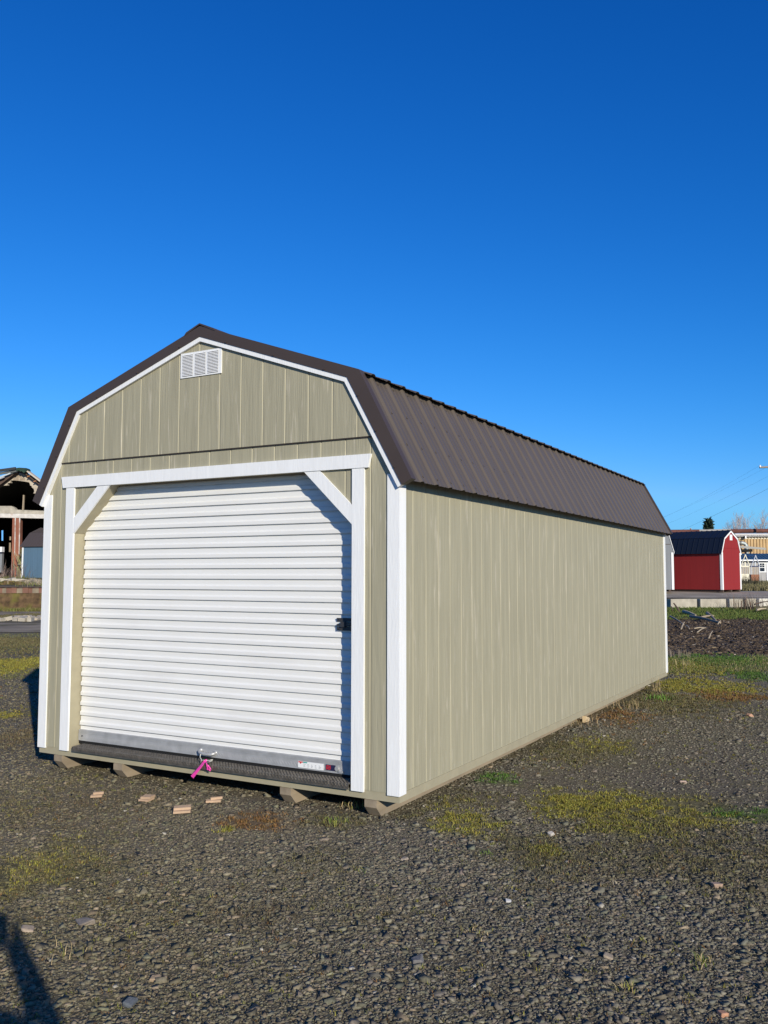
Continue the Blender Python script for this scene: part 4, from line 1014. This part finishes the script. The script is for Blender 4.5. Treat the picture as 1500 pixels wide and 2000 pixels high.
# columns
for a_, b_, yb_ in ((24.5,38.5,1129), (-75,-61,1129), (118,132,1129)):
    cl = poly([(a_,1009.5),(b_,1011),(b_-2.2,yb_),(a_-3,yb_)], D0-.1, .5, 'column', m_rustc)
    poly([(a_+4.4,1009.5),(a_+6.2,1009.6),(a_+4.4,1085),(a_+3.6,1085)], D0-.16, .05, 'pale_edge', m_peel, cl)
    poly([(b_-1.2,1010.8),(b_+.9,1011),(b_-.9,1083),(b_-2.1,1083)], D0-.16, .05, 'pale_edge', m_peel, cl)
poly([(44.8,966.6),(47,966.8),(45.6,996),(43.2,996)], D0+.2, .15, 'stub_post', m_stick)
poly([(-126,1127.5),(190,1130),(190,1133),(-126,1133)], D0-.15, .6, 'threshold', m_blkd)
# hollow body behind the facade, its inner shade painted as near-black surfaces
DP = 24
FW = local(38)[1]
def wallq(pxa, pxb, d0_, d1_, zt, nm):
    A, B = Q(pxa,1131,d0_), Q(pxb,1131,d0_)
    p = A if nm == 'l' else B
    return MB().prism([p, p+FW*(d1_-d0_), p+FW*(d1_-d0_)+U3*zt, p+U3*zt], R3*(-.3 if nm == 'l' else .3)).build('side_wall', m_inshade, ru)
wallq(-126, 190, D0+.3, D0+DP, 4.4, 'l'); wallq(-126, 190, D0+.3, D0+DP, 3.6, 'r')
A = Q(-126,1131,D0+DP); 
bk = MB(); dB = D0 + DP*(FW @ F3) - .1
def ytop(px): return 968 + abs(px-38)*.50
def bpoly(pts): bk.prism([at(px, py, dB) for px, py in pts], F3*.3)
bpoly([(-82,1131),(.3,1131),(.3,ytop(.3)),(-82,ytop(-82))]); bpoly([(6.2,1131),(149,1131),(149,ytop(149)),(38,ytop(38)),(6.2,ytop(6.2))])
bpoly([(.3,1035.5),(6.2,1035.5),(6.2,ytop(6.2)),(.3,ytop(.3))]); bpoly([(.3,1056),(6.2,1056),(6.2,1131),(.3,1131)])
bk.build('back_wall', m_inshade, ru)
MB().prism([Q(-126,1131.5,D0+.3), Q(190,1131.5,D0+.3), Q(190,1131.5,D0+.3)+FW*DP, Q(-126,1131.5,D0+.3)+FW*DP], U3*.05).build('floor', m_inshade, ru)
# roof: left slope of loose sheets, torn green felt at the ridge, right slope with bare rafters
ap_ = Q(38,920,D0); lf = Q(-140,1003,D0); rg = Q(205,1013,D0)
m_rsheet = mat("old_roof_sheet", (.10,.11,.11), .7, var=.3, vnoise=1.2); m_green = mat("torn_green_felt", (.02,.05,.035), .85, var=.4, vnoise=2, bump=.5, bnoise=6)
MB().prism([lf, ap_, ap_+FW*(DP+.5), lf+FW*(DP+.5)], U3*.14).build('roof_slope', m_rsheet, ru)
MB().prism([rg, ap_, ap_+FW*(DP+.5), rg+FW*(DP+.5)], U3*.14).build('roof_slope', m_rsheet, ru)
poly([(-126,996),(-60,962),(0,941),(30,921),(31.5,923),(0,947),(-60,969),(-126,1003)], D0-.5, .5, 'verge_board', m_bark)
for (xa_,ya_,xb_,yb_,w_,m_) in ((-8,935,20,924.2,2.6,mat("pale_roof_sheet_loose", (.45,.50,.52), .5)), (-9,926,31,919.5,4.5,m_rsheet), (-10,920,30,914.5,5.0,mat("dark_felt", (.03,.035,.04), .8)), (-30,947,8,931,3,m_galv)):
    poly([(xa_,ya_-w_/2),(xb_,yb_-w_/2),(xb_,yb_+w_/2),(xa_,ya_+w_/2)], D0-.75-random.random()*.2, .12, 'loose_sheet', m_)
poly([(31,914),(37,913.2),(44,913.6),(51,914),(53.5,917.5),(52,920),(50,921.5),(46,923.3),(42,919.8),(40,921),(37,918.5),(32,920.5)], D0-.7, .6, 'torn_felt', m_green)
poly([(52.5,918.5),(77,937),(83,942),(82,944),(76,940),(51.5,921)], D0-.65, .6, 'verge_board', mat("pale_timber", (.50,.44,.36), .8))
poly([(50.5,922.5),(76,941),(84,947),(84,952),(79.5,948.5),(70,942),(49.5,926.5)], D0-.35, .2, 'rafter_shadow_strip', m_bark)  # dark strip put in for the shadow under the verge
for (xa_,ya_,xb_,yb_) in ((52.5,930.5,60,927.5), (65,940,73.5,937), (75.5,944.3,79.5,948.3)): poly([(xa_,ya_),(xb_,yb_),(xb_,yb_+1.8),(xa_,ya_+1.8)], D0-.45, .12, 'rafter_end', m_wood)
# pale junk seen inside the doorway
tag(bx(MB(), -1.5, 3.4, 1068, 1078, 58.5, .4).build('junk_panel', m_wtrim), 'white panel leaning inside the ruined hall at the left edge', 'panel')
tag(bx(MB(), -2, 2.8, 1078, 1118, 58.8, .3).build('grey_cabinet', m_greyw), 'grey metal cabinet inside the ruined hall at the left edge', 'cabinet')
for px_, y0_, y1_ in ((19.2,1060,1078), (20,1048,1055)): tag(MB().tube([Q(px_,y1_,D0+1), Q(px_+.4,y0_,D0+1)], .06, 5).build('hanging_pipe', m_stick), 'thin grey pipe hanging in the doorway left of the column, ' + ('lower one' if y0_ == 1060 else 'upper one'), 'pipe')
# blue barn shed on the dock
c_ = math.cos(.42); s_ = math.sin(.42)
def barn_blue():
    u = c_*R3 - s_*F3*.6; u /= np.linalg.norm(u); v = np.array([-u[1], u[0], 0.])
    c0 = at(42.2, 1131.5, 56.5); c0[2] -= .02
    rt = empty('barn_shed', tuple(c0+u*2.2+v*1.5), 'blue barn style shed with brown roof in front of the ruined hall', 'shed')
    G = lambda s, t, z: c0 + u*s + v*t + U3*(z+.10); Ls, Wd, hw = 4.6, 3.4, 2.02; pr = [(-.14,hw-.02), (.78,hw+.86), (Wd/2+.1,hw+1.24), (Wd-.78,hw+.86), (Wd+.14,hw-.02)]
    mb = MB()
    for i in range(23):
        s = i*.2; mb.prism([G(s,0,0), G(s+.178,0,0), G(s+.178,0,hw), G(s,0,hw)], v*.02); mb.prism([G(s+.178,.008,0), G(s+.2,.008,0), G(s+.2,.008,hw), G(s+.178,.008,hw)], v*.012)
    mb.build('side_wall', m_bluew, rt)
    MB().prism([G(0,Wd,0), G(Ls,Wd,0), G(Ls,Wd,hw), G(0,Wd,hw)], v*-.02).build('side_wall', m_bluew, rt)
    for s in (0, Ls): MB().prism([G(s,.021,0), G(s,Wd-.021,0), G(s,Wd-.021,hw), G(s,Wd-.85,hw+.8), G(s,Wd/2,hw+1.16), G(s,.85,hw+.8), G(s,.021,hw)], u*(.02 if s == 0 else -.02)).build('end_wall', m_bluew, rt)
    for i in range(4):
        (t0,z0), (t1,z1) = pr[i], pr[i+1]; mb = MB().prism([G(-.1,t0,z0), G(-.1,t1,z1), G(-.1,t1,z1+.04), G(-.1,t0,z0+.04)], u*(Ls+.2)); s = .0
        while s < Ls: mb.prism([G(s,t0,z0+.041), G(s,t1,z1+.041), G(s,t1,z1+.068), G(s,t0,z0+.068)], u*.05); s += .21
        mb.build('roof_panel', m_brownroof, rt)
    for s, t in ((-.02,-.02), (Ls-.08,-.02), (-.02,Wd-.1), (Ls-.08,Wd-.1)): p = G(s,t,0); MB().prism([p, p+u*.10, p+u*.10+v*.10, p+v*.10], U3*hw).build('corner_trim', m_wtrim, rt)
    for t in (.1, Wd/2, Wd-.2): p = G(.05,t,-.10); MB().prism([p, p+v*.1, p+v*.1+U3*.099, p+U3*.099], u*(Ls-.1)).build('skid', m_bark, rt)
barn_blue()
clump('shrub', 'thin pale leaved sapling behind the left edge of the blue shed', 'shrub', 48, 1060, 120, 2.2, .12, [(.20,.20,.08),(.30,.28,.17)], .18, .25, d=58.6)
clump('shrub', 'bare thorny twigs at the foot of the rusty column', 'shrub', 30, 1131, 50, 1.2, .03, [(.16,.11,.09)], .35, .5, d=54)
clump('shrub', 'bare twigs at the left edge in the dark doorway', 'shrub', 3, 1126, 40, 1.3, .03, [(.30,.22,.18)], .3, .5, d=55)
o = MB().tube([at(35,1103,58.4), at(43,1103.5,57.2)], .05, 5).build('pale_stick', m_pale); tag(o, 'short pale stick between the rusty column and the blue shed', 'stick')
# ================================================================== PHOTOGRAPHER (just behind the camera; seen only by the shadow)
def person():
    base = CAM.copy(); base[2] = 0; base -= F3*.37; base -= R3*.03
    L_ = lambda r, f, z: Vector(tuple(base + R3*r + F3*f)) + Vector((0,0,z))
    V, E, RD = [], [], []
    def a(r, f, z, rad, par=None):
        V.append(L_(r,f,z)); RD.append(rad); i = len(V)-1
        if par is not None: E.append((par, i))
        return i
    pel = a(0,0,.95,.165); wa = a(0,.01,1.10,.18,pel); ch = a(0,.03,1.30,.20,wa); nb = a(-.03,.0,1.46,.07,ch); hd0 = a(-.05,.03,1.56,.072,nb); hd1 = a(-.06,.045,1.65,.092,hd0); hd2 = a(-.06,.035,1.73,.075,hd1)
    nose = a(-.06,.15,1.635,.014,hd1)
    for s in (-1, 1):
        ear = a(-.06+s*.100,.03,1.64,.018,hd1)
        hp = a(s*.09,0,.88,.10,pel); kn = a(s*.105,.03,.49,.066,hp); an = a(s*.115,-.01,.09,.045,kn); to = a(s*.135,.15,.045,.04,an)
        sh = a(s*.20,.02,1.40,.10,ch)
        el = a(s*.365,.10,1.215,.09,sh); fa = a(s*.280,.20,1.34,.072,el); wr = a(s*.140,.335,1.52,.050,fa); pm = a(s*.095,.365,1.59,.042,wr)
        for k in range(4):
            z = 1.60 + k*.022; ln = (.045,.055,.058,.048)[k]
            f1 = a(s*.088,.375+.012,z,.0095,pm); f2 = a(s*.078-s*.0*ln,.405,z+.006,.0088,f1); a(s*.055,.412,z+.006,.008,f2)
        t1 = a(s*.062,.350,1.565,.011,pm); a(s*.045,.352,1.60,.0095,t1)
    me = bpy.data.meshes.new('person'); me.from_pydata(V, E, []); me.update()
    o = link(bpy.data.objects.new('person', me)); sk = o.modifiers.new('skin','SKIN'); sk.use_smooth_shade = True
    for v, r in zip(me.skin_vertices[0].data if me.skin_vertices else [], RD): v.radius = (r, r)
    if not me.skin_vertices:
        pass
    ss = o.modifiers.new('subdivision','SUBSURF'); ss.levels = 1; ss.render_levels = 2
    me.materials.append(mat("dark_jacket", (.03,.035,.05), .8))
    tag(o, 'person standing and photographing, seen only as the shadow at the lower left', 'person')
    return o, L_
po, LP = person()
c = np.array(LP(0,.395,1.625)); c_ = CAM - F3*.03; 
ph = MB().obox(c_ - U3*.03, R3, F3, U3, .039, .004, .078).build('phone', m_black); tag(ph, 'dark phone held up by the photographer', 'phone')
